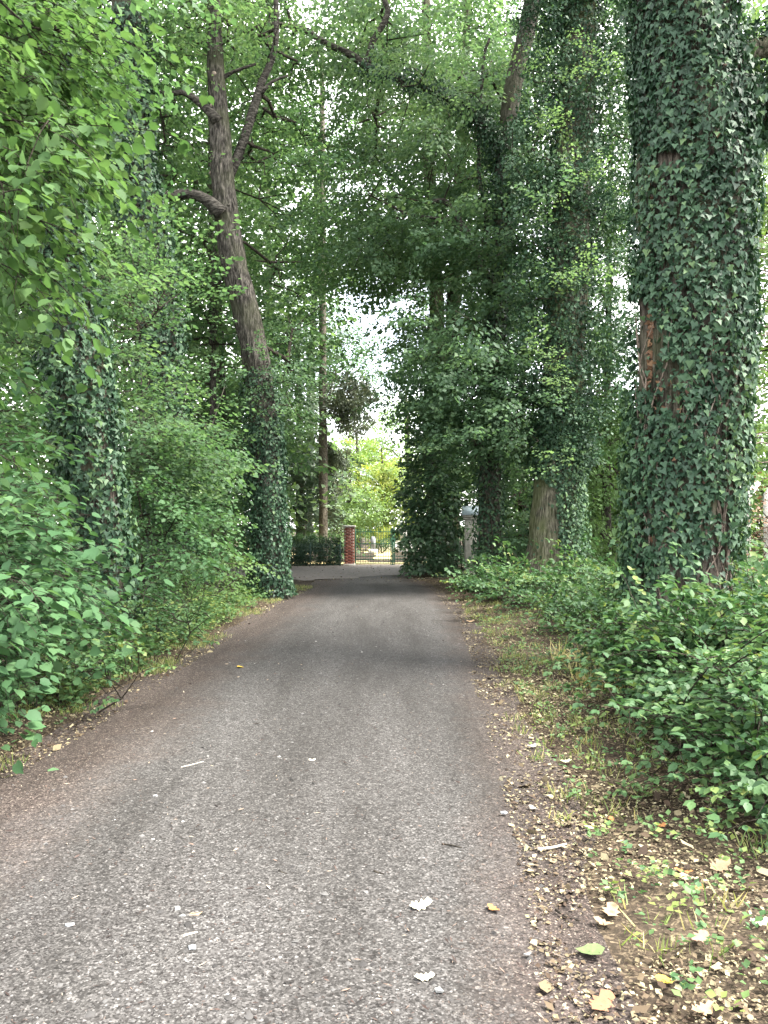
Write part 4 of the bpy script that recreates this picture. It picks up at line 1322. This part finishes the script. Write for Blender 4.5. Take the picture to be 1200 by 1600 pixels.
# ------------------------------------------------------------------ gate, pillars, hedge, fences
brick = rnd_mat('brick', [(0, (0.14, 0.045, 0.035)), (.5, (0.22, 0.075, 0.055)), (1, (0.30, 0.12, 0.085))])
mortar = plain_mat('mortar', (0.26, 0.23, 0.20), (0.36, 0.32, 0.28), 30)
conc = plain_mat('concrete', (0.42, 0.40, 0.36), (0.58, 0.56, 0.51), 14, bump=.2)
gatep = plain_mat('green_paint', (0.035, 0.13, 0.085), (0.05, 0.17, 0.11), 8, .45)
slate = plain_mat('slate_cap', (0.30, 0.38, 0.42), (0.42, 0.50, 0.54), 9, .5)
sand = plain_mat('sandstone', (0.22, 0.215, 0.185), (0.36, 0.35, 0.30), 9, bump=.3)
white = plain_mat('white_plaster', (0.70, 0.69, 0.66), (0.80, 0.79, 0.77), 5)

pb = at(546, 884, 34.3)
PX, PY, PW = pb[0], pb[1], 0.225
pil = thing('gate_pillar', 'red brick gate pillar with a pale concrete cap', 'pillar', (PX, PY, 0))
MB().box(PX - PW + .012, PX + PW - .012, PY - PW + .012, PY + PW - .012, -.1, 1.72).build('mortar_core', mortar, pil)
MB().box(PX - PW - .03, PX + PW + .03, PY - PW - .03, PY + PW + .03, 0, .10, .01).build('plinth', conc, pil)
bm_, rv = MB(), []
for k in range(24):
    z = .10 + k * .0675
    for (dx, dy) in ((0, -1), (0, 1), (-1, 0), (1, 0)):
        for j in range(2):
            off = (-.5 + j) * PW + (0.056 if k % 2 else -.056)
            a0, a1_ = max(off - PW / 2 + .006, -PW), min(off + PW / 2 - .006, PW)
            b = rng.uniform(0, .004)
            if dx == 0:
                yy = PY + dy * (PW + b)
                bm_.box(PX + a0, PX + a1_, min(yy, yy - dy * .03), max(yy, yy - dy * .03), z, z + .056)
            else:
                xx = PX + dx * (PW + b)
                bm_.box(min(xx, xx - dx * .03), max(xx, xx - dx * .03), PY + a0 * .9, PY + a1_ * .9, z, z + .056)
            rv += [rng.random()] * 6
ob = bm_.build('bricks', brick, pil, kind='stuff')
at_ = ob.data.attributes.new('rnd', 'FLOAT', 'FACE')
at_.data.foreach_set('value', np.array(rv, np.float32))
MB().box(PX - PW - .05, PX + PW + .05, PY - PW - .05, PY + PW + .05, 1.722, 1.80, .012).build('cap', conc, pil)


def gate(x0, x1, y, label):
    t = thing('metal_gate', label, 'gate', (x0, y, 0))
    for z in (.10, .28, .42, .98, 1.52):
        MB().box(x0, x1, y - .014, y + .014, z - .018, z + .018, .003).build('rail', gatep, t)
    for x in (x0, x1):
        MB().box(x - .026, x + .026, y - .026, y + .026, .04, 1.64, .004).build('stile', gatep, t)
    nbar = int(round((x1 - x0) / .118))
    for k in range(1, nbar):
        x = x0 + (x1 - x0) * k / nbar
        h = 1.60 + .05 * math.sin(math.pi * k / nbar)
        MB().tube([(x, y - .028, .085), (x, y - .028, h), (x, y - .028, h + .05)], [.0095, .0095, .002], 8).build('bar', gatep, t)
    return t


gx0, gx1 = at(555.5, 850, 34.6)[0], at(611, 850, 34.6)[0]
gate(gx0, gx1, 34.6, 'green barred metal gate leaf hung beside the brick pillar')
gate(gx1 + .16, gx1 + 1.75, 34.6, 'green barred gate leaf half hidden by the dark laurel')
gp_ = thing('gate_post', 'slim green post standing between the two gate leaves', 'post', (gx1 + .08, 34.6, 0))
MB().box(gx1 + .04, gx1 + .12, 34.56, 34.64, -.1, 1.66, .006).build('shaft', gatep, gp_)
MB().box(gx1 + .03, gx1 + .13, 34.55, 34.65, 1.662, 1.69, .008).build('post_cap', gatep, gp_)

# clipped hedge with a dark mesh fence before it
hx0, hx1 = at(460, 860, 34.2)[0], at(536, 860, 34.2)[0]
hg = thing('hedge', 'low clipped dark green hedge beside the brick pillar', 'hedge', ((hx0 + hx1) / 2, 34.4, 0))
lv = Leaves()
n = 420
P = np.stack([rng.uniform(hx0 - 1.5, hx1 - .08, n), rng.uniform(34.0, 34.9, n), rng.uniform(.05, 1.22, n)], 1)
place(lv, T_bush, P, rng.normal(0, 1, P.shape), rng.uniform(.5, .75, n), base=.45)
lv.build('foliage', 'quad', M['ivy'], hg)
lv = Leaves()
P = np.stack([rng.uniform(hx0 - 1.5, hx1 - .1, 70), rng.uniform(34.0, 34.9, 70), rng.uniform(1.22, 1.40, 70)], 1)
place(lv, T_bush, P, rng.normal(0, 1, P.shape), rng.uniform(.3, .45, 70), base=.8)
lv.build('new_shoots', 'quad', M['hazel'], hg)
for k in range(5):
    x = hx0 + (hx1 - hx0) * (k + .5) / 5
    MB().tube([(x, 34.45, -.05), (x + .05, 34.45, .5), (x - .04, 34.42, 1.0)], [.03, .022, .01], 6).build('stem', M['oak_bark'], hg)
dgm = plain_mat('dark_green_wire', (0.02, 0.05, 0.04), (0.035, 0.075, 0.06), 9, .5)
mf = thing('mesh_fence', 'dark green wire mesh fence in front of the clipped hedge', 'fence', (hx0, 33.75, 0))
for x in (hx0 - 1.2, hx0 + .75, hx1 - .1):
    MB().box(x - .03, x + .03, 33.72, 33.78, -.1, 1.05, .004).build('post', dgm, mf)
wm = MB()
for z in np.arange(.08, 1.02, .2):
    wm.tube([(hx0 - 1.2, 33.71, z), (hx1 - .1, 33.71, z)], .006, 4)
for x in np.arange(hx0 - 1.2, hx1 - .1, .06):
    wm.tube([(x, 33.705, .05), (x, 33.705, 1.0)], .004, 4)
wm.build('wire_mesh', dgm, mf, kind='stuff')

# sandstone pillar with gabled cap
sp_ = at(737, 893, 25.0)
SX, SY, SW = sp_[0], 25.0, .215
stp = thing('stone_pillar', 'weathered pale stone pillar with a blue-grey gabled cap beside the dark trunk', 'pillar', (SX, SY, 0))
MB().box(SX - SW - .05, SX + SW + .05, SY - SW - .05, SY + SW + .05, -.1, .25, .015).build('base', sand, stp)
MB().box(SX - SW, SX + SW, SY - SW, SY + SW, .25, 1.93, .015).build('shaft', sand, stp)
MB().box(SX - SW + .07, SX + SW - .07, SY - SW - .012, SY - SW + .01, .5, 1.75, .004).build('raised_panel', sand, stp)
MB().box(SX - SW - .035, SX + SW + .035, SY - SW - .035, SY + SW + .035, 1.93, 2.0, .01).build('moulding', sand, stp)
MB().box(SX - SW - .07, SX + SW + .07, SY - SW - .07, SY + SW + .07, 2.002, 2.08, .012).build('moulding', sand, stp)
e, d_ = SW + .10, SW + .10
MB().raw([(SX - e, SY - d_, 2.082), (SX + e, SY - d_, 2.082), (SX + e, SY + d_, 2.082), (SX - e, SY + d_, 2.082), (SX - e * .9, SY, 2.38), (SX + e, SY, 2.38)],
         [(3, 2, 1, 0), (0, 1, 5, 4), (2, 3, 4, 5), (1, 2, 5), (3, 0, 4)]).build('gabled_cap', slate, stp)

# cemetery things beyond the gate
wx0, wx1 = at(590, 853, 54)[0], at(660, 853, 54)[0]
wl2 = thing('low_wall', 'low white wall at the back of the sunny lawn', 'wall', ((wx0 + wx1) / 2, 54, 0))
MB().box(wx0, wx1, 53.85, 54.15, -.1, .75, .01).build('wall_body', white, wl2)
MB().box(wx0 - .03, wx1 + .03, 53.8, 54.2, .752, .83, .01).build('coping', conc, wl2)
gs = at(583, 850, 50)
gst = thing('headstone', 'upright grey headstone beyond the gate bars', 'headstone', (gs[0], 50, 0))
MB().box(gs[0] - .3, gs[0] + .3, 49.85, 50.2, -.05, .35, .02).build('plinth', conc, gst)
prof = [(-.16, .35), (.16, .35), (.17, 1.0), (.10, 1.16), (0, 1.2), (-.10, 1.16), (-.17, 1.0)]
greystone = plain_mat('grey_stone', (.20, .21, .23), (.30, .31, .33), 12)
MB().raw([(gs[0] + x, y, z) for y in (49.95, 50.08) for x, z in prof], [tuple(range(7)), tuple(range(13, 6, -1))] + [(k, 7 + k, 7 + (k + 1) % 7, (k + 1) % 7) for k in range(7)]).build('slab', greystone, gst)
sg = at(633, 836, 48)
sgn = thing('notice_board', 'small white board on a post right of the gate', 'sign', (sg[0], 48, 0))
MB().box(sg[0] - .035, sg[0] + .035, 48.02, 48.09, -.1, 1.7, .004).build('post', conc, sgn)
MB().box(sg[0] - .3, sg[0] + .3, 47.98, 48.015, 1.05, 1.68, .006).build('board', white, sgn)
shrub('golden_shrub', 'small golden shrub beside the grey headstone', 'bush', at(596, 862, 51), blob(at(596, 836, 51) , (.7, .5, .55), 30, 4, .15), T_bush, 'wide', M['yellow'], .6, .9, 3)
shrub('low_hedge', 'low dark hedge on the lawn beneath the golden shrub', 'hedge', at(598, 858, 52), np.stack([rng.uniform(at(580, 850, 52)[0], at(614, 850, 52)[0], 50), rng.uniform(51.8, 52.4, 50), rng.uniform(.3, .95, 50)], 1), T_bush, 'wide', M['dark_canopy'], .6, .4, 4)

# concrete posts with wires on the right
cf = thing('concrete_fence', 'cranked concrete fence posts with wires behind the withered bush', 'fence', (at(1168, 900, 18)[0], 18, 0))
fx = []
for px_, Yq in ((1168, 18.0), (1200, 16.4), (1140, 20.0), (1255, 14.6)):
    p = at(px_, 900, Yq)
    fx.append((p[0], Yq))
    MB().tube([(p[0], Yq, -.1), (p[0], Yq, 2.35), (p[0] + .28, Yq, 2.72)], [.085, .085, .075], 4).build('post', conc, cf)
fx.sort()
for z in (.4, .9, 1.4, 1.9, 2.3):
    MB().tube([(x, y, z) for x, y in fx], .006, 4).build('wire', M['vine'], cf)
bt = MB()
db = thing('dead_branch', 'pale leafless branches reaching in from the right past the massive tree', 'branch', tuple(at(1260, 640, 13)))
for k in range(16):
    y0 = rng.uniform(380, 720)
    x1_ = rng.uniform(1140, 1180)
    pts = pxl([(1300, y0 - 30 + rng.normal(0, 20), 6), (1230, y0, 5), (1190, y0 + rng.normal(0, 14), 3), (x1_, y0 + rng.normal(-10, 22), 1.5)], 13 + rng.uniform(-1, 1))
    c = spline(pts, .15)
    bt.tube(c[:, :3], np.clip(c[:, 3] * rng.uniform(.3, .9), .003, 1), 5)
bt.build('twigs', M['vine'], db, kind='stuff')

# ------------------------------------------------------------------ ground plants
def bramble(label, rows, n, base, nparts=0, tone=.5, sc=1.0, tmpls=T_bramble, tm='oval', mean=(-.3, -.5, .25)):
    t = thing('bramble_bush', label, 'bush', (base[0], base[1], 0))
    P = np.concatenate([region(*r_, max(2, int(n * wgt)), 3, .14, .02) for *r_, wgt in rows])
    lv, tw = Leaves(), MB()
    place(lv, tmpls, P, dirs(P, mean, .8), sc * rng.uniform(.75, 1.2, len(P)), roll=.2, base=tone, twigs=tw, twr=.0035)
    lv.build('foliage', tm, M['bramble'], t, nparts)
    tw.build('canes', M['twig'], t, kind='stuff')
    nd = P[rng.integers(0, len(P), 40)] * np.array([1, 1, 0])
    off = nd[:, 0] < 0
    nd[off, 0] = np.minimum(nd[off, 0], edge_l(nd[off, 1]) - .1)
    nd[~off, 0] = np.maximum(nd[~off, 0], edge_r(nd[~off, 1]) + .1)
    skeleton(nd, P, .003, .008, M['twig'], t, lazy=.1)
    return t


bramble('tall bramble thicket hiding the foot of the massive ivy tree', [(1030, 1005, 1130, 1075, 6.3, 7.6, .3), (1110, 985, 1250, 1070, 5.6, 7.2, .45), (1010, 1040, 1110, 1105, 6.2, 7.2, .25)], 260, (3.2, 6.8), 120, .5)
bramble('low bramble mass spilling towards the leaf litter at the right front', [(1050, 1090, 1140, 1170, 5.2, 6.2, .3), (1120, 1070, 1270, 1210, 4.4, 5.8, .5), (1180, 1200, 1270, 1280, 3.9, 4.6, .2)], 300, (2.6, 5.0), 180, .5, .82)
bramble('bramble and nettle patch between the lane and the massive tree', [(940, 1000, 1010, 1055, 7.6, 9.2, .4), (850, 945, 990, 990, 10.5, 14, .6)], 210, (2.2, 9), 40, .55, .95)
bramble('leafy undergrowth round the foot of the ivied oak', [(780, 905, 985, 950, 13.5, 18.5, .7), (730, 905, 800, 930, 17, 20, .3)], 230, (4.0, 16), 0, .5, 1.15)
bramble('bramble carpet behind the massive tree in shade', [(930, 900, 1000, 960, 10, 14, .5), (1140, 930, 1260, 990, 9, 11, .5)], 110, (4.5, 11), 0, .4, 1.1)
bramble('nettles and bramble at the foot of the thicket by the left verge', [(60, 1010, 200, 1090, 6.6, 8.4, .45), (190, 940, 330, 1010, 8.6, 12, .55)], 130, (-3.1, 8), 40, .6, .8)

# ground cover, grass, litter, gravel: countless
gc = Leaves()


def verge_pts(n, side, y0, y1, w0, w1, power=1.0):
    y = y0 + (y1 - y0) * rng.random(n) ** power
    wv = w0 + (w1 - w0) * rng.random(n)
    x = np.where(side < 0, edge_l(y) - wv, edge_r(y) + wv)
    return x, y


def on_ground(x, y, dz=.012):
    return np.stack([x, y, ground_z(x, y) + dz], 1)


# herb seedlings
for side, n, w0, w1, y0, y1 in ((1, 800, .2, 1.7, 2.4, 14), (-1, 420, .15, 1.2, 4.5, 20), (1, 200, 1.2, 3.5, 5, 22)):
    x, y = verge_pts(n, side, y0, y1, w0, w1, 1.3)
    for xx, yy in zip(x, y):
        m = rng.integers(4, 11)
        a = rng.uniform(0, 6.28, m)
        el_ = np.stack([np.cos(a), np.sin(a), rng.uniform(0, .8, m)], 1)
        hgt = rng.uniform(.02, .12)
        c0 = on_ground(np.array([xx]), np.array([yy]), hgt)[0]
        gc.add(c0 + el_ * .03 * rng.random((m, 1)) + rng.normal(0, .02, (m, 3)) * np.array([1, 1, .5]), el_, np.array([0, 0, 1]) + rng.normal(0, .3, (m, 3)), rng.uniform(.018, .042, m), rng.normal(.75, .2) + rng.normal(0, .1, m))
n = 1500                                                  # lush herbs between the left thicket and the lane
y = 5.6 + 15 * rng.random(n)
x = edge_l(y) - .28 - 1.15 * rng.random(n) ** .8
for xx, yy in zip(x, y):
    if vnoise(np.array([xx * 1.1, yy * 1.1, 0.0])) < .33:
        continue
    m = rng.integers(8, 16)
    hh = rng.uniform(.10, .22) + .30 * min(1, (edge_l(yy) - xx) / 1.2) * rng.random()
    z = rng.uniform(.25, 1, m) * hh
    a = rng.uniform(0, 6.28, m)
    el_ = np.stack([np.cos(a), np.sin(a), rng.uniform(-.4, .3, m)], 1)
    c0 = on_ground(np.array([xx]), np.array([yy]), 0)[0] + np.stack([rng.normal(0, .05, m), rng.normal(0, .05, m), z], 1)
    gc.add(c0, el_, np.array([0, 0, 1]) + rng.normal(0, .35, (m, 3)), rng.uniform(.04, .085, m), rng.normal(.74, .14) + rng.normal(0, .1, m))
gc.build('ground_cover', 'wide', M['bramble'])['label'] = 'small green seedlings and herbs on the verges'
gr = Leaves()
spots = []
for side, n, w0, w1, y0, y1 in ((-1, 1100, .0, .9, 4.4, 22), (1, 400, .1, 1.1, 3.4, 18)):
    x, y = verge_pts(n, side, y0, y1, w0, w1, 1.2)
    keep = vnoise(np.stack([x * 1.6, y * 1.6, x * 0 + 2], 1)) > .42
    spots += list(zip(x[keep], y[keep], [1.0] * keep.sum()))
x, y = np.array([.95, 1.05, 1.12, 1.3, 1.42, 1.0, 1.55, 1.2]), np.array([3.0, 2.9, 3.1, 3.05, 3.2, 3.3, 3.0, 2.85])
spots += list(zip(x, y, [1.15] * 8))
x, y = rng.uniform(2.0, 3.0, 30), rng.uniform(7.0, 9.5, 30)
spots += list(zip(x, y, [3.2] * 30))
for xx, yy, k in spots:
    m = rng.integers(8, 22)
    c0 = on_ground(xx + rng.normal(0, .04, m), yy + rng.normal(0, .04, m), 0)
    d = np.array([0, 0, 1]) + rng.normal(0, .5, (m, 3))
    gr.add(c0, d, rng.normal(0, 1, (m, 3)), rng.uniform(.03, .10, m) * k, rng.normal(.70, .22, m) + (.25 if k > 2 else 0))
gr.build('grass', 'blade', M['grass'])['label'] = 'sparse grass tufts along both verges'

lt, lt2 = Leaves(), Leaves()
for L_, mult, med, sg_ in ((lt, .36, .027, .45), (lt2, 4.2, .0165, .42)):
    for side, n, w0, w1, y0, y1, pw in ((1, 9500, -.15, 1.5, 2.2, 9, 1.4), (1, 8000, -.1, 1.2, 7, 30, 1.3), (-1, 6500, -.1, 1.0, 4.0, 22, 1.3), (1, 2500, 1.2, 2.6, 2.3, 6, 1.0)):
        n = int(n * mult)
        x, y = verge_pts(n, side, y0, y1, w0, w1, pw)
        keep = rng.random(n) < .34 + 1.0 * (vnoise(np.stack([x * 1.3 + 7, y * 1.3, x * 0], 1)) - .3) + .9 * (vnoise(np.stack([x * 5 + 7, y * 5, x * 0 + 3], 1)) - .45)
        x, y = x[keep], y[keep]
        m = len(x)
        a = rng.uniform(0, 6.28, m)
        L_.add(on_ground(x, y, .010) + np.array([0, 0, .016]) * rng.random((m, 1)), np.stack([np.cos(a), np.sin(a), rng.normal(0, .25, m)], 1), np.array([0, 0, 1]) + rng.normal(0, .45, (m, 3)),
               rng.lognormal(math.log(med), sg_, m).clip(.008, .085), rng.beta(1.6, 1.7, m))
n = 5000
y = rng.uniform(23.5, 34.8, n)
x = rng.uniform(-9, 1.2, n)
k_ = rng.random(n) < .15 + .9 * np.exp(-np.minimum(abs(y - 34), abs(y - 25)) / 1.1) + .5 * (vnoise(np.stack([x, y, x * 0], 1)) > .6)
x, y = x[k_], y[k_]
m, a = len(x), rng.uniform(0, 6.28, len(x))
lt2.add(np.stack([x, y, np.full(m, .016)], 1), np.stack([np.cos(a), np.sin(a), rng.normal(0, .25, m)], 1), np.array([0, 0, 1]) + rng.normal(0, .4, (m, 3)), rng.uniform(.03, .09, m), rng.beta(1.6, 1.7, m))
lt.build('leaf_litter', 'flake', M['litter'])['label'] = 'dry fallen leaf litter along both verges'
lt2.build('leaf_litter', 'quad', M['litter'])['label'] = 'fine crumbled leaf bits strewn over both verges'
ch = Leaves()
n = 19000
y = 2.0 + 22 * rng.random(n) ** 1.7
l_, r2_ = edge_l(y), edge_r(y)
u = rng.beta(.42, .42, n)
x = l_ - .1 + (r2_ - l_ + .2) * u
a = rng.uniform(0, 6.28, n)
ch.add(np.stack([x, y, .022 + .008 * rng.random(n)], 1), np.stack([np.cos(a), np.sin(a), rng.normal(0, .2, n)], 1), np.array([0, 0, 1]) + rng.normal(0, .3, (n, 3)), rng.lognormal(math.log(.013), .4, n).clip(.006, .04), rng.beta(1.5, 2.2, n))
n = 1100
y = 2.0 + 14 * rng.random(n) ** 1.8
x = edge_l(y) + (edge_r(y) - edge_l(y)) * rng.random(n)
a = rng.uniform(0, 6.28, n)
ch.add(np.stack([x, y, np.full(n, .028)], 1), np.stack([np.cos(a), np.sin(a), rng.normal(0, .1, n)], 1), np.array([0, 0, 1]) + rng.normal(0, .4, (n, 3)), rng.lognormal(math.log(.026), .4, n).clip(.012, .07), np.where(rng.random(n) < .65, rng.uniform(0, .12, n), rng.uniform(.75, 1, n)))
ch.build('bud_scales', 'needle', M['chaff'], kind='stuff')['label'] = 'reddish bud scales and chaff scattered on the lane'
gv = Leaves()
n = 21000
y = 2.0 + 14 * rng.random(n) ** 2.0
x = edge_l(y) + (edge_r(y) - edge_l(y)) * rng.beta(1.15, 1.15, n)
a = rng.uniform(0, 6.28, n)
uu = (x - edge_l(y)) / (edge_r(y) - edge_l(y))
gv.add(np.stack([x, y, .004 + .02 * np.sin(np.pi * np.clip(uu, 0, 1)) - .001], 1), np.stack([np.cos(a), np.sin(a), rng.normal(0, .15, n)], 1), np.array([0, 0, 1]) + rng.normal(0, .25, (n, 3)), rng.lognormal(math.log(.0088), .58, n).clip(.004, .05), rng.beta(1.6, 2.4, n))
gv.build('gravel', 'stone', M['stone'])['label'] = 'small grey and pale stones lying loose on the lane'

def gpt(px_, py_):
    Y_ = CAMZ * F / max(1, py_ - 828)
    for _ in range(3):
        p = at(px_, py_, Y_)
        Y_ *= CAMZ / max(.2, CAMZ - p[2] + .012)
    return at(px_, py_, Y_)


ds = MB()
for k in range(70):
    p = gpt(rng.uniform(905, 1010), rng.uniform(1010, 1075)) if k < 45 else gpt(rng.uniform(1000, 1180), rng.uniform(1060, 1260))
    d = np.array([rng.normal(-.1, .35), rng.normal(-.1, .3), 1]) * rng.uniform(.25, .6)
    ds.tube([p, p + d * .5, p + d + np.array([rng.normal(0, .08), 0, -.04])], [.0032, .0024, .0012], 3, False)
ds.build('dry_stalks', M['vine'], kind='stuff')['label'] = 'pale dry grass stalks standing among the brambles'

# single fallen leaves, twigs and stones one can point at
def colmat(name, c):
    return plain_mat(name, tuple(v * .8 for v in c), c, 60, .7)


fm = {'cream': colmat('cream_leaf', (.40, .375, .27)), 'tan': colmat('tan_leaf', (.28, .19, .115)), 'yellow': colmat('yellow_leaf', (.42, .28, .04)), 'orange': colmat('orange_leaf', (.28, .125, .045)),
      'brown': colmat('brown_leaf', (.20, .10, .055)), 'green': colmat('green_leaf', (.10, .14, .055)), 'grey': colmat('grey_leaf', (.24, .22, .185)), 'pink': colmat('pinkish_leaf', (.24, .135, .10))}


def fallen(px_, py_, size, ang, colr, label, tm='oak', tilt=(0, 0)):
    p = gpt(px_, py_)
    T, Fs = TM[tm]
    T = T.copy()
    T[:, 0] -= .5
    T[:, 2] += .12 * (T[:, 0] * 2) ** 2 + .5 * T[:, 1] ** 2
    ca, sa = math.cos(ang), math.sin(ang)
    V = np.stack([T[:, 0] * ca - T[:, 1] * sa, T[:, 0] * sa + T[:, 1] * ca, T[:, 2] + tilt[0] * T[:, 0] + tilt[1] * T[:, 1]], 1) * size
    gz = max(0.02, float(ground_z(p[0], p[1])) + .015)
    V[:, 2] -= V[:, 2].min()
    o_ = obj('fallen_leaf', V, Fs, fm[colr])
    o_.location = (p[0], p[1], gz)
    return tag(o_, label, 'leaf', 'single fallen leaves on lane and verge')


fallen(657, 1421, .10, .2, 'cream', 'cream white oak leaf lying alone in the middle of the lane', tilt=(.1, .2))
fallen(663, 1532, .075, .1, 'cream', 'small cream curled leaf in the lane nearest the camera')
fallen(772, 1424, .07, 2.2, 'orange', 'orange crumpled leaf near the lane edge, right of the cream white leaf')
fallen(1125, 1372, .12, .4, 'tan', 'large pale tan leaf curled on the litter below the low bramble', tilt=(.2, .3))
fallen(1070, 1378, .09, 2.9, 'orange', 'orange tan leaf beside the large pale tan leaf')
fallen(1092, 1407, .075, .9, 'orange', 'small rust leaf just in front of the orange tan one')
fallen(1041, 1540, .065, .2, 'yellow', 'bright yellow leaf at the front among low grass', 'round')
fallen(1093, 1480, .10, .6, 'pink', 'pinkish brown leaf on bare soil at the right front')
fallen(955, 1432, .12, 1.1, 'tan', 'crumpled tan leaf pile piece beside the grassy lane edge')
fallen(945, 1447, .09, 2.5, 'tan', 'flat tan leaf overlapping the crumpled tan one')
fallen(1188, 1460, .09, .1, 'cream', 'pale leaf on dark soil at the far right front')
fallen(884, 1192, .085, .2, 'cream', 'pale grey-cream leaf on the litter at the bramble corner')
fallen(832, 1168, .10, .5, 'grey', 'silver grey leaf near the lane edge beyond the pale grey-cream leaf')
fallen(834, 1266, .075, 2.0, 'grey', 'whitish leaf on the lane edge, between litter and gravel')
fallen(1033, 1296, .07, .4, 'orange', 'reddish orange leaf on the litter by the low bramble')
fallen(955, 1283, .06, 1.3, 'orange', 'red-orange small leaf beside a green herb')
fallen(920, 1492, .10, 2.6, 'green', 'limp grey-green leaf on the grass at the front', 'round')
fallen(940, 1575, .13, .8, 'brown', 'big brown leaf lying at the bottom edge')
fallen(1100, 1588, .10, .3, 'tan', 'tan leaf at the bottom edge near the low herbs')
fallen(376, 1044, .08, .3, 'yellow', 'yellow leaf on the left verge ahead of the hazel', 'round')
fallen(735, 972, .16, .2, 'tan', 'tan leaf far along the right lane edge')
fallen(305, 1433, .06, .3, 'tan', 'yellowish leaf scrap on the left half of the lane', 'flake')


def twig_thing(rows, r_, mat, label):
    pts = [gpt(a, b) + np.array([0, 0, r_ * .6 + .006]) for a, b in rows]
    c = spline([(*p, r_ * (1 - .5 * k / len(pts))) for k, p in enumerate(pts)], .03)
    V, Fs = tube_geo(c[:, :3], c[:, 3], 6)
    o_ = obj('fallen_twig', V - pts[0], Fs, mat, smooth=True)
    o_.location = pts[0]
    return tag(o_, label, 'twig', 'fallen twigs on lane and verge')


wtw = colmat('peeled_wood', (.44, .40, .33))
twig_thing([(286, 1467), (297, 1464), (308, 1461)], .007, wtw, 'short white peeled stick on the left half of the lane')
twig_thing([(240, 1475), (249, 1469), (256, 1464)], .003, M['vine'], 'thin grey twig beside the white peeled stick')
twig_thing([(828, 1478), (850, 1488), (882, 1500)], .004, M['vine'], 'thin brown twig slanting off the lane edge at the front')
twig_thing([(840, 1330), (862, 1328), (885, 1322)], .008, wtw, 'pale bent stick on the litter beside the lane edge')
twig_thing([(852, 1505), (870, 1512), (890, 1521)], .004, M['vine'], 'second thin twig below the slanting one')
twig_thing([(992, 1427), (1005, 1415), (1018, 1407)], .003, M['vine'], 'fine pale twig sticking through the litter')
twig_thing([(868, 1425), (885, 1436), (905, 1442)], .005, M['twig'], 'dark curved twig on the litter near the tan leaves')
twig_thing([(584, 1364), (592, 1367), (600, 1369)], .005, M['twig'], 'short dark twig in the middle of the lane')
twig_thing([(435, 1364), (442, 1367), (449, 1369)], .005, M['twig'], 'short dark twig left of the lane centre')
twig_thing([(690, 1321), (705, 1323), (722, 1327)], .004, M['twig'], 'reddish dark twig on the lane ahead of the cream white leaf')
twig_thing([(283, 1201), (300, 1197), (318, 1192)], .005, wtw, 'long pale twig near the left lane edge')
twig_thing([(483, 1190), (488, 1191), (492, 1189)], .010, wtw, 'white wood chip in the lane, left of centre')


def stone_thing(px_, py_, s, col_, label):
    p = gpt(px_, py_)
    v = norm(rng.normal(size=(14, 3))) * s * np.array([1, .75, .5])
    import bmesh
    b = bmesh.new()
    for q in v:
        b.verts.new(q)
    bmesh.ops.convex_hull(b, input=b.verts)
    bmesh.ops.delete(b, geom=[x_ for x_ in b.verts if not x_.link_faces], context='VERTS')
    me = bpy.data.meshes.new('stone')
    b.to_mesh(me)
    b.free()
    me.materials.append(col_)
    o_ = bpy.data.objects.new('stone', me)
    COL.objects.link(o_)
    o_.location = (p[0], p[1], .022 + s * .2)
    return tag(o_, label, 'stone', 'larger stones on the lane')


sw, sgk = colmat('pale_stone', (.22, .22, .215)), colmat('grey_stone_chip', (.24, .25, .26))
stone_thing(276, 1425, .02, sw, 'pale grey pebble left of the lane centre')
stone_thing(285, 1436, .014, sw, 'little white pebble touching the pale grey one')
stone_thing(300, 1487, .022, sgk, 'blue-grey stone below the white peeled stick')
stone_thing(109, 1450, .020, sgk, 'greenish grey stone at the left front of the lane')
stone_thing(787, 1274, .022, sgk, 'grey stone at the right lane edge')
stone_thing(824, 1495, .018, sw, 'white pebble near the slanting brown twig')
stone_thing(686, 1553, .018, sw, 'white pebble beside the small cream curled leaf')
stone_thing(243, 1247, .017, sw, 'pale pebble on the left side of the lane')
